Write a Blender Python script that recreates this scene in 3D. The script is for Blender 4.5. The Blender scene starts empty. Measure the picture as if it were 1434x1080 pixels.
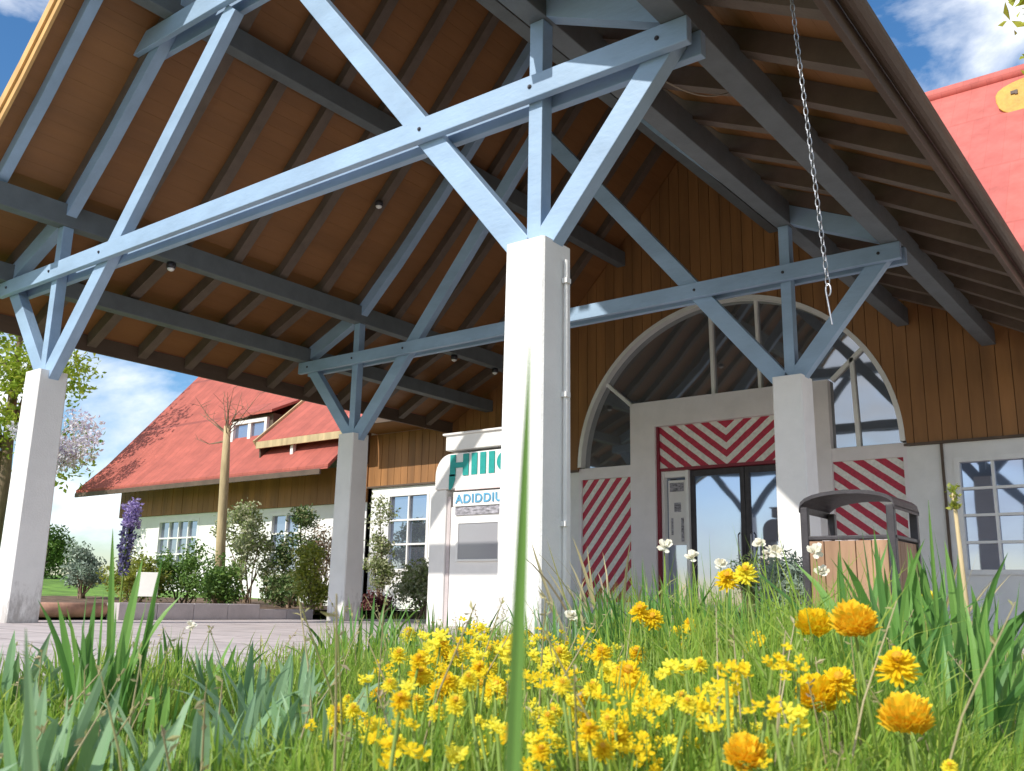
import bpy, math, random
from mathutils import Vector, Matrix
random.seed(7)
R = math.radians
scene = bpy.context.scene
COL = scene.collection
PI = math.pi

# ------------------------------------------------------------------ camera numbers
CAM = Vector((6.2, -4.4, 0.28)); YAW, PITCH, ROLL, FPX = R(37.57), R(12.91), R(1.11), 1319.4
Fw = Vector((-math.sin(YAW)*math.cos(PITCH), math.cos(YAW)*math.cos(PITCH), math.sin(PITCH)))
Rt = Vector((math.cos(YAW), math.sin(YAW), 0)); Up = Rt.cross(Fw)
R2 = Rt*math.cos(ROLL) + Up*math.sin(ROLL); U2 = Up*math.cos(ROLL) - Rt*math.sin(ROLL)
def at(x, y, d):
    """the place d metres away along the view axis where photo pixel (x, y) points (used while laying the garden out)"""
    return CAM + (Fw + R2*((x-717)/FPX) + U2*((540-y)/FPX))*d

# ------------------------------------------------------------------ node helpers
def newmat(name):
    m = bpy.data.materials.new(name); m.use_nodes = True
    nt = m.node_tree; b = nt.nodes['Principled BSDF']
    return m, nt, b
def N(nt, t, **kw):
    n = nt.nodes.new(t)
    for k, v in kw.items():
        if k.startswith('i_'): n.inputs[k[2:].replace('_', ' ')].default_value = v
        else: setattr(n, k, v)
    return n
def L(nt, a, b): nt.links.new(a, b)
def rgba(c): return (c[0], c[1], c[2], 1)
def ramp(nt, stops):
    r = nt.nodes.new('ShaderNodeValToRGB'); e = r.color_ramp.elements
    e[0].position, e[0].color = stops[0][0], rgba(stops[0][1])
    e[1].position, e[1].color = stops[-1][0], rgba(stops[-1][1])
    for p, c in stops[1:-1]:
        k = e.new(p); k.color = rgba(c)
    return r
def mat(name, c, rough=.6, var=.18, scale=6, bump=.1, bscale=60, stretch=(1, 1, 1), metal=0, spec=.5, island=0, second=None):
    """painted / raw surface: base colour with cloudy and fine variation, optional second colour and per-board tint"""
    m, nt, b = newmat(name)
    tc = N(nt, 'ShaderNodeTexCoord'); mp = N(nt, 'ShaderNodeMapping'); mp.inputs['Scale'].default_value = stretch
    L(nt, tc.outputs['Object'], mp.inputs['Vector'])
    n1 = N(nt, 'ShaderNodeTexNoise', i_Scale=scale, i_Detail=8, i_Roughness=.62); L(nt, mp.outputs[0], n1.inputs['Vector'])
    lo = tuple(x*(1-var) for x in c); hi = tuple(min(1, x*(1+var)) for x in (second or c))
    r = ramp(nt, [(.3, lo), (.7, hi)]); L(nt, n1.outputs[0], r.inputs[0])
    out = r.outputs[0]
    if island:
        g = N(nt, 'ShaderNodeNewGeometry'); mr = N(nt, 'ShaderNodeMapRange'); mr.inputs[3].default_value = 1-island; mr.inputs[4].default_value = 1+island
        L(nt, g.outputs['Random Per Island'], mr.inputs[0])
        hs = N(nt, 'ShaderNodeHueSaturation'); L(nt, mr.outputs[0], hs.inputs['Value']); L(nt, out, hs.inputs['Color']); out = hs.outputs[0]
    L(nt, out, b.inputs['Base Color'])
    b.inputs['Metallic'].default_value = metal; b.inputs['Specular IOR Level'].default_value = spec
    n2 = N(nt, 'ShaderNodeTexNoise', i_Scale=bscale, i_Detail=6); L(nt, mp.outputs[0], n2.inputs['Vector'])
    mr2 = N(nt, 'ShaderNodeMapRange'); mr2.inputs[3].default_value = max(0, rough-.12); mr2.inputs[4].default_value = min(1, rough+.12)
    L(nt, n2.outputs[0], mr2.inputs[0]); L(nt, mr2.outputs[0], b.inputs['Roughness'])
    if bump:
        bp = N(nt, 'ShaderNodeBump', i_Strength=bump, i_Distance=.01); L(nt, n2.outputs[0], bp.inputs['Height']); L(nt, bp.outputs[0], b.inputs['Normal'])
    return m
def leafmat(name, cols, rough=.5, trans=.35, spec=.35):
    """leaves or petals: a different tint for every leaf, some light passing through"""
    m, nt, b = newmat(name)
    g = N(nt, 'ShaderNodeNewGeometry'); k = len(cols)
    r = ramp(nt, [(i/(k-1), c) for i, c in enumerate(cols)]); L(nt, g.outputs['Random Per Island'], r.inputs[0])
    L(nt, r.outputs[0], b.inputs['Base Color']); b.inputs['Roughness'].default_value = rough; b.inputs['Specular IOR Level'].default_value = spec
    t = N(nt, 'ShaderNodeBsdfTranslucent'); L(nt, r.outputs[0], t.inputs['Color'])
    mx = N(nt, 'ShaderNodeMixShader'); mx.inputs[0].default_value = trans
    o = nt.nodes['Material Output']
    L(nt, b.outputs[0], mx.inputs[1]); L(nt, t.outputs[0], mx.inputs[2]); L(nt, mx.outputs[0], o.inputs['Surface'])
    return m
def stripes(name, ax, az, period, xc=None, red=(.46, .02, .055), pale=(.76, .75, .69)):
    """diagonal painted stripes; with xc a chevron about x = xc"""
    m, nt, b = newmat(name)
    tc = N(nt, 'ShaderNodeTexCoord'); sp = N(nt, 'ShaderNodeSeparateXYZ'); L(nt, tc.outputs['Object'], sp.inputs[0])
    def M(op, a, v=None):
        n = N(nt, 'ShaderNodeMath', operation=op)
        for i, q in enumerate((a, v)):
            if q is None: continue
            if hasattr(q, 'is_linked'): L(nt, q, n.inputs[i])
            else: n.inputs[i].default_value = q
        return n.outputs[0]
    x = sp.outputs[0]
    if xc is not None: x = M('ABSOLUTE', M('SUBTRACT', x, xc))
    wob = N(nt, 'ShaderNodeTexNoise', i_Scale=9, i_Detail=3); L(nt, tc.outputs['Object'], wob.inputs['Vector'])
    s = M('ADD', M('ADD', M('MULTIPLY', x, ax), M('MULTIPLY', sp.outputs[2], az)), M('MULTIPLY', wob.outputs[0], .02))
    f = M('FRACT', M('DIVIDE', s, period))
    k = M('GREATER_THAN', f, .5)
    n1 = N(nt, 'ShaderNodeTexNoise', i_Scale=25, i_Detail=8); L(nt, tc.outputs['Object'], n1.inputs['Vector'])
    r1 = ramp(nt, [(.3, tuple(c*.8 for c in red)), (.7, tuple(c*1.2 for c in red))]); r2 = ramp(nt, [(.3, tuple(c*.86 for c in pale)), (.7, tuple(c*1.1 for c in pale))])
    L(nt, n1.outputs[0], r1.inputs[0]); L(nt, n1.outputs[0], r2.inputs[0])
    mx = N(nt, 'ShaderNodeMix', data_type='RGBA'); L(nt, k, mx.inputs[0]); L(nt, r1.outputs[0], mx.inputs[6]); L(nt, r2.outputs[0], mx.inputs[7])
    L(nt, mx.outputs[2], b.inputs['Base Color']); b.inputs['Roughness'].default_value = .55
    return m
def brickmat(name, c1, c2, mortar, w, h, ms, rough=.7, bump=.5, rot=(0, 0, 0), offset=.5, dist=.02):
    m, nt, b = newmat(name)
    tc = N(nt, 'ShaderNodeTexCoord'); mp = N(nt, 'ShaderNodeMapping'); mp.inputs['Rotation'].default_value = rot
    L(nt, tc.outputs['Object'], mp.inputs[0])
    br = N(nt, 'ShaderNodeTexBrick'); br.offset = offset
    br.inputs['Scale'].default_value = 1; br.inputs['Brick Width'].default_value = w; br.inputs['Row Height'].default_value = h; br.inputs['Mortar Size'].default_value = ms
    br.inputs['Color1'].default_value = rgba(c1); br.inputs['Color2'].default_value = rgba(c2); br.inputs['Mortar'].default_value = rgba(mortar)
    L(nt, mp.outputs[0], br.inputs['Vector'])
    n1 = N(nt, 'ShaderNodeTexNoise', i_Scale=3, i_Detail=9, i_Roughness=.65); L(nt, tc.outputs['Object'], n1.inputs['Vector'])
    mr = N(nt, 'ShaderNodeMapRange'); mr.inputs[1].default_value = .3; mr.inputs[2].default_value = .7; mr.inputs[3].default_value = .78; mr.inputs[4].default_value = 1.18
    L(nt, n1.outputs[0], mr.inputs[0])
    hs = N(nt, 'ShaderNodeHueSaturation'); L(nt, mr.outputs[0], hs.inputs['Value']); L(nt, br.outputs[0], hs.inputs['Color']); L(nt, hs.outputs[0], b.inputs['Base Color'])
    b.inputs['Roughness'].default_value = rough
    n2 = N(nt, 'ShaderNodeTexNoise', i_Scale=80, i_Detail=5); L(nt, tc.outputs['Object'], n2.inputs['Vector'])
    ad = N(nt, 'ShaderNodeMath', operation='MULTIPLY_ADD'); ad.inputs[1].default_value = -1; L(nt, br.outputs['Fac'], ad.inputs[0])
    ml = N(nt, 'ShaderNodeMath', operation='MULTIPLY'); ml.inputs[1].default_value = .3; L(nt, n2.outputs[0], ml.inputs[0]); L(nt, ml.outputs[0], ad.inputs[2])
    bp = N(nt, 'ShaderNodeBump', i_Strength=bump, i_Distance=dist); L(nt, ad.outputs[0], bp.inputs['Height']); L(nt, bp.outputs[0], b.inputs['Normal'])
    return m
def glassmat(name, base, ior, rough=.03, metal=0):
    m, nt, b = newmat(name)
    b.inputs['Base Color'].default_value = rgba(base); b.inputs['Roughness'].default_value = rough; b.inputs['IOR'].default_value = ior; b.inputs['Metallic'].default_value = metal
    tc = N(nt, 'ShaderNodeTexCoord'); n = N(nt, 'ShaderNodeTexNoise', i_Scale=1.3, i_Detail=1); L(nt, tc.outputs['Object'], n.inputs['Vector'])
    bp = N(nt, 'ShaderNodeBump', i_Strength=.05, i_Distance=.05); L(nt, n.outputs[0], bp.inputs['Height']); L(nt, bp.outputs[0], b.inputs['Normal'])
    return m

M = {}
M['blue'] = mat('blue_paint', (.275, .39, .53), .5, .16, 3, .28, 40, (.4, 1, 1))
M['blue_shaded'] = mat('blue_paint_shaded', (.125, .142, .150), .6, .14, 5, .12, 45)  # darkened copy of the beam blue: canopy shade put into the purlin colour
M['rafter'] = mat('dark_rafter_stain', (.125, .092, .068), .65, .2, 5, .15, 45)
M['ceiling'] = mat('ceiling_boards', (.235, .103, .031), .6, .16, 2, .15, 30, (1, .12, 1), island=.03)
M['cladding'] = mat('wood_cladding', (.285, .130, .042), .6, .25, 4, .25, 40, (1, 1, .12), island=.13)
M['bargeboard'] = mat('pale_bargeboard', (.62, .36, .13), .6, .2, 5, .2, 40, (1, .2, .2))
M['fascia'] = mat('dark_fascia', (.10, .066, .045), .6, .25, 4, .2, 40, (1, .2, 1))
M['white'] = mat('white_render', (.80, .79, .76), .8, .06, 3, .25, 90)
M['post'] = mat('post_render', (.80, .785, .755), .8, .07, 2.2, .3, 70)
def stained_post():
    m = mat('post_render_stained', (.80, .785, .755), .8, .07, 2.2, .35, 70); nt = m.node_tree; b = nt.nodes['Principled BSDF']
    src = b.inputs['Base Color'].links[0].from_socket
    tc = N(nt, 'ShaderNodeTexCoord'); sp = N(nt, 'ShaderNodeSeparateXYZ'); L(nt, tc.outputs['Object'], sp.inputs[0])
    mp = N(nt, 'ShaderNodeMapping'); mp.inputs['Scale'].default_value = (1, 1, .35); L(nt, tc.outputs['Object'], mp.inputs[0])
    n = N(nt, 'ShaderNodeTexNoise', i_Scale=14, i_Detail=9, i_Roughness=.7); L(nt, mp.outputs[0], n.inputs[0])
    h = N(nt, 'ShaderNodeMapRange'); h.inputs[1].default_value = .55; h.inputs[2].default_value = .0; h.inputs[3].default_value = -.12; h.inputs[4].default_value = .30; L(nt, sp.outputs[2], h.inputs[0])
    ad = N(nt, 'ShaderNodeMath', operation='ADD'); L(nt, n.outputs[0], ad.inputs[0]); L(nt, h.outputs[0], ad.inputs[1])
    r = ramp(nt, [(.56, (0, 0, 0)), (.78, (.7, .7, .7))]); L(nt, ad.outputs[0], r.inputs[0])
    mx = N(nt, 'ShaderNodeMix', data_type='RGBA'); L(nt, r.outputs[0], mx.inputs[0]); L(nt, src, mx.inputs[6]); mx.inputs[7].default_value = (.30, .27, .25, 1)
    L(nt, mx.outputs[2], b.inputs['Base Color']); return m
M['post'] = stained_post()
M['offwhite'] = mat('mauve_white_render', (.80, .755, .75), .8, .06, 3, .2, 80)
M['whitepaint'] = mat('white_gloss_paint', (.80, .79, .76), .45, .05, 6, .05, 60)
M['red_roof'] = brickmat('red_roof_tiles', (.52, .135, .110), (.49, .125, .105), (.44, .11, .09), .24, .33, .005, .75, .15, (R(50), 0, 0), .5, .008)
M['weathered_roof'] = brickmat('weathered_roof_tiles', (.42, .105, .075), (.36, .09, .065), (.27, .07, .055), .24, .33, .008, .8, .3, (R(50), 0, 0), .5, .01)
M['glass'] = glassmat('window_glass', (.36, .41, .52), 1.5, metal=.85)
M['glass_dark'] = glassmat('arch_glass', (.36, .37, .39), 1.5, metal=.8)
M['steel'] = mat('galvanised_chain', (.34, .35, .37), .4, .2, 30, .1, 100, metal=.8)
M['dark_metal'] = mat('dark_metal', (.045, .04, .045), .5, .3, 15, .15, 80, metal=.3)
M['paving'] = brickmat('concrete_paving', (.56, .49, .475), (.51, .45, .44), (.30, .25, .24), .8, .5, .012, .85, .4, (0, 0, R(8)), .5, .008)
M['soil'] = mat('soil', (.10, .058, .035), .95, .45, 7, .9, 40, second=(.17, .11, .07))
M['block'] = mat('concrete_block', (.52, .46, .455), .9, .14, 5, .4, 70)
M['terracotta'] = mat('terracotta_edging', (.48, .27, .19), .85, .25, 8, .4, 50)
M['lawn'] = mat('lawn_turf', (.085, .19, .022), .9, .4, 2.5, .8, 90, second=(.16, .30, .04))
M['ground'] = mat('far_ground', (.12, .16, .05), .95, .3, .3, .5, 8)
M['bark'] = mat('bark', (.20, .14, .09), .9, .4, 8, .8, 40, (1, 1, .2))
M['palewood'] = mat('pale_barked_wood', (.46, .36, .20), .85, .3, 6, .6, 40, (1, 1, .15))
M['binwood'] = mat('bin_wood', (.30, .17, .095), .7, .3, 4, .4, 40, (1, 1, .12), second=(.34, .20, .12))
M['kiosk'] = mat('kiosk_panel', (.78, .76, .73), .5, .05, 4, .08, 60)
M['pink'] = mat('kiosk_pink_panel', (.78, .64, .62), .5, .06, 4, .08, 60)
M['teal'] = mat('teal_letter_paint', (.01, .30, .27), .5, .15, 20, .05, 60)
M['bluelet'] = mat('blue_letter_paint', (.10, .33, .52), .5, .2, 20, .05, 60)
M['greypane'] = glassmat('kiosk_window', (.30, .30, .32), 1.45, .15)
M['poster'] = mat('grey_printed_strip', (.10, .095, .10), .6, .8, 14, .05, 60, (1, 1, 3), second=(.32, .31, .34))
M['bulb'] = mat('lamp_glass', (.85, .82, .78), .3, .04, 6, 0, 60)
M['redtrim'] = mat('dark_red_paint', (.22, .012, .03), .5, .15, 10, .05, 60)
M['chevron'] = stripes('chevron_stripes', -1.0, 1.25, .27, 0)
M['stripeL'] = stripes('stripes_rising', -1.25, 1.0, .26)
M['stripeR'] = stripes('stripes_falling', .95, 1.25, .27)
M['cable'] = mat('cable_sheath', (.28, .22, .16), .6, .1, 10, .05, 60)
M['emblem'] = mat('ochre_board', (.52, .33, .05), .6, .2, 8, .2, 40)
M['planter'] = mat('dark_green_planter', (.022, .055, .04), .6, .25, 8, .15, 50)
# foliage
M['grass'] = leafmat('grass', [(.17, .31, .035), (.27, .44, .06), (.36, .52, .08), (.22, .38, .05), (.44, .54, .16), (.29, .48, .06), (.46, .54, .09), (.20, .34, .05)], .55, .5)
M['iris'] = leafmat('sword_leaves', [(.085, .21, .05), (.14, .31, .065), (.21, .39, .09), (.11, .25, .07)], .45, .35)
M['bluegreen'] = leafmat('glaucous_leaves', [(.22, .36, .20), (.30, .45, .26), (.17, .32, .14), (.26, .40, .12)], .55, .3)
M['dryleaf'] = leafmat('pale_dry_leaves', [(.42, .36, .17), (.50, .44, .26), (.34, .34, .12), (.52, .40, .28)], .7, .3)
M['yellow'] = leafmat('yellow_petals', [(.90, .66, .02), (.92, .74, .03), (.90, .60, .015)], .6, .45, .15)
M['lemon'] = leafmat('lemon_petals', [(.92, .80, .04), (.92, .84, .10), (.90, .74, .03)], .6, .45, .15)
M['orange'] = leafmat('orange_petals', [(.93, .62, .03), (.94, .70, .05), (.92, .58, .02)], .6, .35, .2)
M['petalwhite'] = leafmat('white_petals', [(.80, .77, .62), (.84, .82, .72), (.72, .66, .50)], .6, .3, .2)
M['centre'] = mat('flower_centre', (.60, .30, .01), .8, .3, 60, .5, 200)
M['stem'] = leafmat('stems', [(.14, .24, .04), (.22, .32, .06), (.12, .2, .03)], .5, .2)
M['tree_lime'] = leafmat('lime_leaves', [(.26, .38, .03), (.38, .48, .05), (.48, .54, .08), (.18, .28, .03)], .5, .45)
M['tree_mid'] = leafmat('mid_leaves', [(.08, .17, .03), (.13, .24, .045), (.19, .30, .06)], .5, .3)
M['shrub_pale'] = leafmat('variegated_leaves', [(.17, .24, .06), (.26, .33, .10), (.62, .60, .44), (.21, .28, .08), (.50, .50, .30), (.13, .18, .06)], .5, .25)
M['shrub_dark'] = leafmat('dark_shrub_leaves', [(.06, .11, .03), (.09, .16, .04), (.14, .21, .06), (.34, .32, .17)], .5, .2)
M['shrub_brown'] = leafmat('brown_shrub_leaves', [(.16, .10, .06), (.24, .15, .09), (.12, .11, .05), (.40, .32, .26)], .6, .2)
M['shrub_lime'] = leafmat('yellowgreen_leaves', [(.26, .30, .03), (.38, .40, .06), (.16, .22, .03), (.46, .46, .16)], .5, .4)
M['shrub_red'] = leafmat('red_leaves', [(.16, .05, .05), (.24, .08, .08), (.12, .05, .04)], .5, .25)
M['silver'] = leafmat('silver_leaves', [(.24, .31, .24), (.34, .41, .33), (.17, .25, .16)], .6, .2)
M['lilac'] = leafmat('lilac_blossom', [(.62, .58, .72), (.74, .72, .80), (.80, .78, .76), (.52, .48, .66)], .6, .35)
M['purple'] = leafmat('purple_blossom', [(.36, .27, .58), (.50, .42, .70), (.27, .19, .46)], .6, .3)
M['indigo'] = leafmat('indigo_blossom', [(.08, .075, .19), (.14, .13, .30), (.30, .28, .45), (.05, .05, .10)], .6, .25)

# ------------------------------------------------------------------ object helpers
WLOC = {}
def props(o, label=None, cat=None, group=None, kind=None):
    if label: o['label'] = label
    if cat: o['category'] = cat
    if group: o['group'] = group
    if kind: o['kind'] = kind
    return o
def thing(name, label, cat, loc=(0, 0, 0), group=None):
    o = bpy.data.objects.new(name, None); COL.objects.link(o); o.location = loc; o.empty_display_size = .1
    WLOC[o.name] = Vector(loc)
    return props(o, label, cat, group)
class MB:
    """collects geometry in world coordinates, build() links it as ONE mesh object"""
    def __init__(s): s.v = []; s.f = []
    def add(s, vs, fs):
        k = len(s.v); s.v += [tuple(v) for v in vs]; s.f += [tuple(i+k for i in f) for f in fs]; return s
    def box(s, x0, x1, y0, y1, z0, z1):
        return s.add([(x0, y0, z0), (x1, y0, z0), (x1, y1, z0), (x0, y1, z0), (x0, y0, z1), (x1, y0, z1), (x1, y1, z1), (x0, y1, z1)],
                     [(3, 2, 1, 0), (4, 5, 6, 7), (0, 1, 5, 4), (1, 2, 6, 5), (2, 3, 7, 6), (3, 0, 4, 7)])
    def bar(s, p, q, w, h, side=None):
        """rectangular bar from p to q: w along `side`, h across it"""
        p, q = Vector(p), Vector(q); d = (q-p).normalized()
        sd = Vector(side) if side else (Vector((0, 1, 0)) if abs(d.y) < .9 else Vector((1, 0, 0)))
        sd = (sd - d*sd.dot(d)).normalized(); up = d.cross(sd)
        vs = [e + sd*(a*w/2) + up*(b*h/2) for e in (p, q) for a, b in ((-1, -1), (1, -1), (1, 1), (-1, 1))]
        return s.add(vs, [(0, 1, 2, 3), (7, 6, 5, 4), (0, 4, 5, 1), (1, 5, 6, 2), (2, 6, 7, 3), (3, 7, 4, 0)])
    def prism(s, poly, y0, y1, ax='y'):
        """polygon in (x,z) [ax y], (y,z) [ax x] or (x,y) [ax z], extruded along ax"""
        n = len(poly)
        g = {'y': lambda a, b, t: (a, t, b), 'x': lambda a, b, t: (t, a, b), 'z': lambda a, b, t: (a, b, t)}[ax]
        vs = [g(a, b, y0) for a, b in poly] + [g(a, b, y1) for a, b in poly]
        fs = [tuple(range(n)), tuple(reversed(range(n, 2*n)))] + [(i, i+n, (i+1) % n+n, (i+1) % n) for i in range(n)]
        return s.add(vs, fs)
    def strip(s, a, b):
        """sheet between two point rows of equal length"""
        n = len(a); return s.add(list(a)+list(b), [(i, i+1, n+i+1, n+i) for i in range(n-1)])
    def tube(s, pts, rads, n=8, cap=True):
        pts = [Vector(p) for p in pts]
        if not hasattr(rads, '__len__'): rads = [rads]*len(pts)
        rings = []; ref = None
        for i, p in enumerate(pts):
            d = (pts[min(i+1, len(pts)-1)] - pts[max(i-1, 0)]).normalized()
            if ref is None: ref = d.orthogonal().normalized()
            ref = (ref - d*ref.dot(d)).normalized(); b = d.cross(ref)
            rings.append([p + (ref*math.cos(2*PI*k/n) + b*math.sin(2*PI*k/n))*rads[i] for k in range(n)])
        fs = [(i*n+k, i*n+(k+1) % n, (i+1)*n+(k+1) % n, (i+1)*n+k) for i in range(len(pts)-1) for k in range(n)]
        if cap: fs += [tuple(reversed(range(n))), tuple(range((len(pts)-1)*n, len(pts)*n))]
        return s.add([v for r in rings for v in r], fs)
    def lathe(s, c, prof, n=16):
        c = Vector(c); m = len(prof)
        vs = [c + Vector((r*math.cos(2*PI*k/n), r*math.sin(2*PI*k/n), z)) for r, z in prof for k in range(n)]
        fs = [(i*n+k, i*n+(k+1) % n, (i+1)*n+(k+1) % n, (i+1)*n+k) for i in range(m-1) for k in range(n)]
        return s.add(vs, fs+[tuple(reversed(range(n))), tuple(range((m-1)*n, m*n))])
    def leaf(s, c, size, d=None, rnd=random, w=.5, up=.3):
        """one small folded leaf"""
        c = Vector(c)
        d = Vector(d) if d else Vector((rnd.gauss(0, 1), rnd.gauss(0, 1), rnd.gauss(up, .8))); d.normalize()
        a = d.cross(Vector((rnd.gauss(0, 1), rnd.gauss(0, 1), rnd.gauss(0, 1)))).normalized(); nrm = d.cross(a)
        q = size*rnd.uniform(.7, 1.3)
        return s.add([c, c+d*q*.5+a*q*w*.5+nrm*q*.1, c+d*q, c+d*q*.5-a*q*w*.5+nrm*q*.1], [(0, 1, 2), (0, 2, 3)])
    def blade(s, base, h, w, lean, bend, seg=4, fold=.25, yaw=None):
        """a grass or sword leaf: tapering, curving strip with a centre fold"""
        base = Vector(base); yw = random.uniform(0, 2*PI) if yaw is None else yaw
        ld = Vector((math.cos(lean[0]), math.sin(lean[0]), 0)); sd = Vector((math.cos(yw), math.sin(yw), 0))
        nr = sd.cross(Vector((0, 0, 1)))
        vs = []; k = len(s.v)
        for i in range(seg+1):
            t = i/seg; out = lean[1]*t + bend*t*t
            p = base + ld*(h*out) + Vector((0, 0, h*(t - .5*abs(bend)*t*t*t)))
            ww = w*(.55+.6*t)*(1-t**3)*.5 if i < seg else 0
            if i < seg: vs += [p-sd*ww+nr*ww*fold, p, p+sd*ww+nr*ww*fold]
            else: vs += [p]
        fs = []
        for i in range(seg-1):
            a = 3*i
            fs += [(a, a+1, a+4, a+3), (a+1, a+2, a+5, a+4)]
        a = 3*(seg-1); fs += [(a, a+1, a+3), (a+1, a+2, a+3)]
        return s.add(vs, fs)
    def build(s, name, m, parent=None, bevel=0, smooth=False, **kw):
        off = WLOC.get(parent.name, Vector()) if parent else (Vector(kw.pop('loc')) if 'loc' in kw else Vector())
        kw.pop('loc', None)
        me = bpy.data.meshes.new(name); me.from_pydata([(v[0]-off.x, v[1]-off.y, v[2]-off.z) for v in s.v], [], s.f); me.validate(); me.update()
        me.materials.append(m if not isinstance(m, str) else M[m])
        o = bpy.data.objects.new(name, me); COL.objects.link(o)
        if parent: o.parent = parent; WLOC[o.name] = off
        else: o.location = off; WLOC[o.name] = off
        if smooth: me.shade_smooth()
        if bevel:
            b = o.modifiers.new('bevel', 'BEVEL'); b.width = bevel; b.segments = 2; b.limit_method = 'ANGLE'
        return props(o, **kw)

# ================================================================== SETTING
g = MB(); g.add([(-400, -400, -.05), (400, -400, -.05), (400, 400, -.05), (-400, 400, -.05)], [(0, 1, 2, 3)]); g.build('ground', 'ground', kind='structure')
g = MB(); g.box(-3.72, 15, -9, 8.3, -.045, 0); g.build('pavement', 'paving', kind='structure')
# lawn that rises gently towards the far left
def lawn_z(x, y): return .10 + .05*max(0, min(14, -7.4-x)) + .02*math.sin(x*.9+y*.5)
xs = [-60+i*1.2 for i in range(48)]; xs = [x for x in xs if x < -4.2]+[-3.98]; ys = [-12+j*1.2 for j in range(60)]
g = MB()
for y in ys:
    for x in xs: g.v.append((x, y, lawn_z(x, y)))
n = len(xs)
for j in range(len(ys)-1):
    for i in range(n-1): g.f.append((j*n+i, j*n+i+1, (j+1)*n+i+1, (j+1)*n+i))
g.build('lawn', 'lawn', smooth=True, kind='structure')
g = MB()
for j in range(13):
    for i in range(12):
        x = -9.2+i*.474; y = .4+j*.64
        g.v.append((x, y, lawn_z(x, y)+.02+.03*random.random()))
for j in range(12):
    for i in range(11): g.f.append((j*12+i, j*12+i+1, (j+1)*12+i+1, (j+1)*12+i))
g.build('planting_bed_soil', 'soil', smooth=True, kind='structure')
BED = [(4.5, -9), (3.55, -2.5), (2.7, -1.0), (2.7, .55), (3.4, .95), (5.0, 1.6), (14, 1.9), (14, -9)]
def in_bed(x, y):
    c = False; n = len(BED)
    for i in range(n):
        (xa, ya), (xb, yb) = BED[i], BED[(i+1) % n]
        if (ya > y) != (yb > y) and x < (xb-xa)*(y-ya)/(yb-ya)+xa: c = not c
    return c
g = MB(); g.prism(BED, -.04, .02, 'z'); g.build('flower_bed_soil', 'soil', kind='structure')

# ================================================================== ENTRANCE CANOPY
can = thing('entrance_canopy', 'big open gabled timber canopy with pale blue beams on four white posts', 'canopy', (0, 0, 0))
DY = 4.13; WALL = 8.25
PROF = [(4.86, 3.25), (4.0, 3.72), (3.0, 4.17), (2.3, 4.83), (1.56, 5.60), (.8, 6.45), (0, 7.35)]   # underside of the rafters, |x| -> z
def rz(x):
    x = abs(x)
    for (xa, za), (xb, zb) in zip(PROF, PROF[1:]):
        if x >= xb: return zb + (za-zb)*(x-xb)/(xa-xb)
    return PROF[-1][1]
RH = .16
# posts
for sx in (-1, 1):
    for y in (0, DY):
        X = 3*sx; m = MB(); a, b = .155, .143; ch = .012
        ring = lambda r, z: [(X-r+ch, y-r, z), (X+r-ch, y-r, z), (X+r, y-r+ch, z), (X+r, y+r-ch, z), (X+r-ch, y+r, z), (X-r+ch, y+r, z), (X-r, y+r-ch, z), (X-r, y-r+ch, z)]
        vs = ring(a, -.04)+ring(b, 2.4); m.add(vs, [tuple(reversed(range(8))), tuple(range(8, 16))]+[(i, (i+1) % 8, (i+1) % 8+8, i+8) for i in range(8)])
        p = m.build('post', 'post', can)
        if sx == 1 and y == 0:
            c = MB(); c.tube([(X+.168, y+.06, .0), (X+.163, y+.06, 2.3)], .013, 8)
            for z in (.7, 1.45, 2.15): c.box(X+.148, X+.185, y+.038, y+.082, z, z+.03)
            c.build('conduit', 'post', p)
# trusses
for y in (0, DY):
    m = MB
    for oy in (-.088, .088): MB().box(-4.09, 4.09, y+oy-.03, y+oy+.03, 3.35, 3.51).build('tie_beam', 'blue', can, .006)
    for oy in (-.088, .088) if y == 0 else (): MB().box(-1.98, 1.98, y+oy-.03, y+oy+.03, 5.44, 5.64).build('collar_beam', 'blue', can, .006)
    for s in (-1, 1):
        MB().bar((s*2.93, y, 2.36), (s*.40, y, 5.42) if y == 0 else (s*.02, y, 5.88), .105+.003*s, .17).build('long_brace', 'blue', can, .005)
        MB().bar((s*3.04, y, 2.38), (s*3.95, y, 3.47), .105, .15).build('short_brace', 'blue', can, .005)
        MB().box(s*3-.052, s*3+.052, y-.054, y+.054, 2.385, 3.93).build('king_strut', 'blue', can, .005)
        # principal rafter hugging the flared roof
        pts = [(x, z) for x, z in PROF]; poly = [(s*x, z-.005) for x, z in pts if x <= 4.1] ; lo = [(s*x, z-.20) for x, z in pts if x <= 4.1]
        P_ = MB(); n = len(poly)
        for i in range(n-1):
            P_.add([(a, y+t, b) for t in (-.054, .054) for a, b in (lo[i], lo[i+1], poly[i+1], poly[i])], [(0, 1, 2, 3), (7, 6, 5, 4), (0, 4, 5, 1), (2, 6, 7, 3)] + ([(3, 7, 4, 0)] if i == 0 else []))
        P_.build('principal_rafter', 'blue', can)
for y in (0, DY):
    for s in (-1, 1):
        for bx_, bz in ((s*3.0, 3.43), (s*2.06, 3.43), (s*3.9, 3.43)):
            o = MB().lathe((0, 0, 0), [(.015, 0), (.015, .005), (.009, .005), (.009, .012)], 10).build('bolt', 'dark_metal', can)
            o.rotation_euler = (R(90), 0, 0); o.location = (bx_, y-.118, bz)
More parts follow.
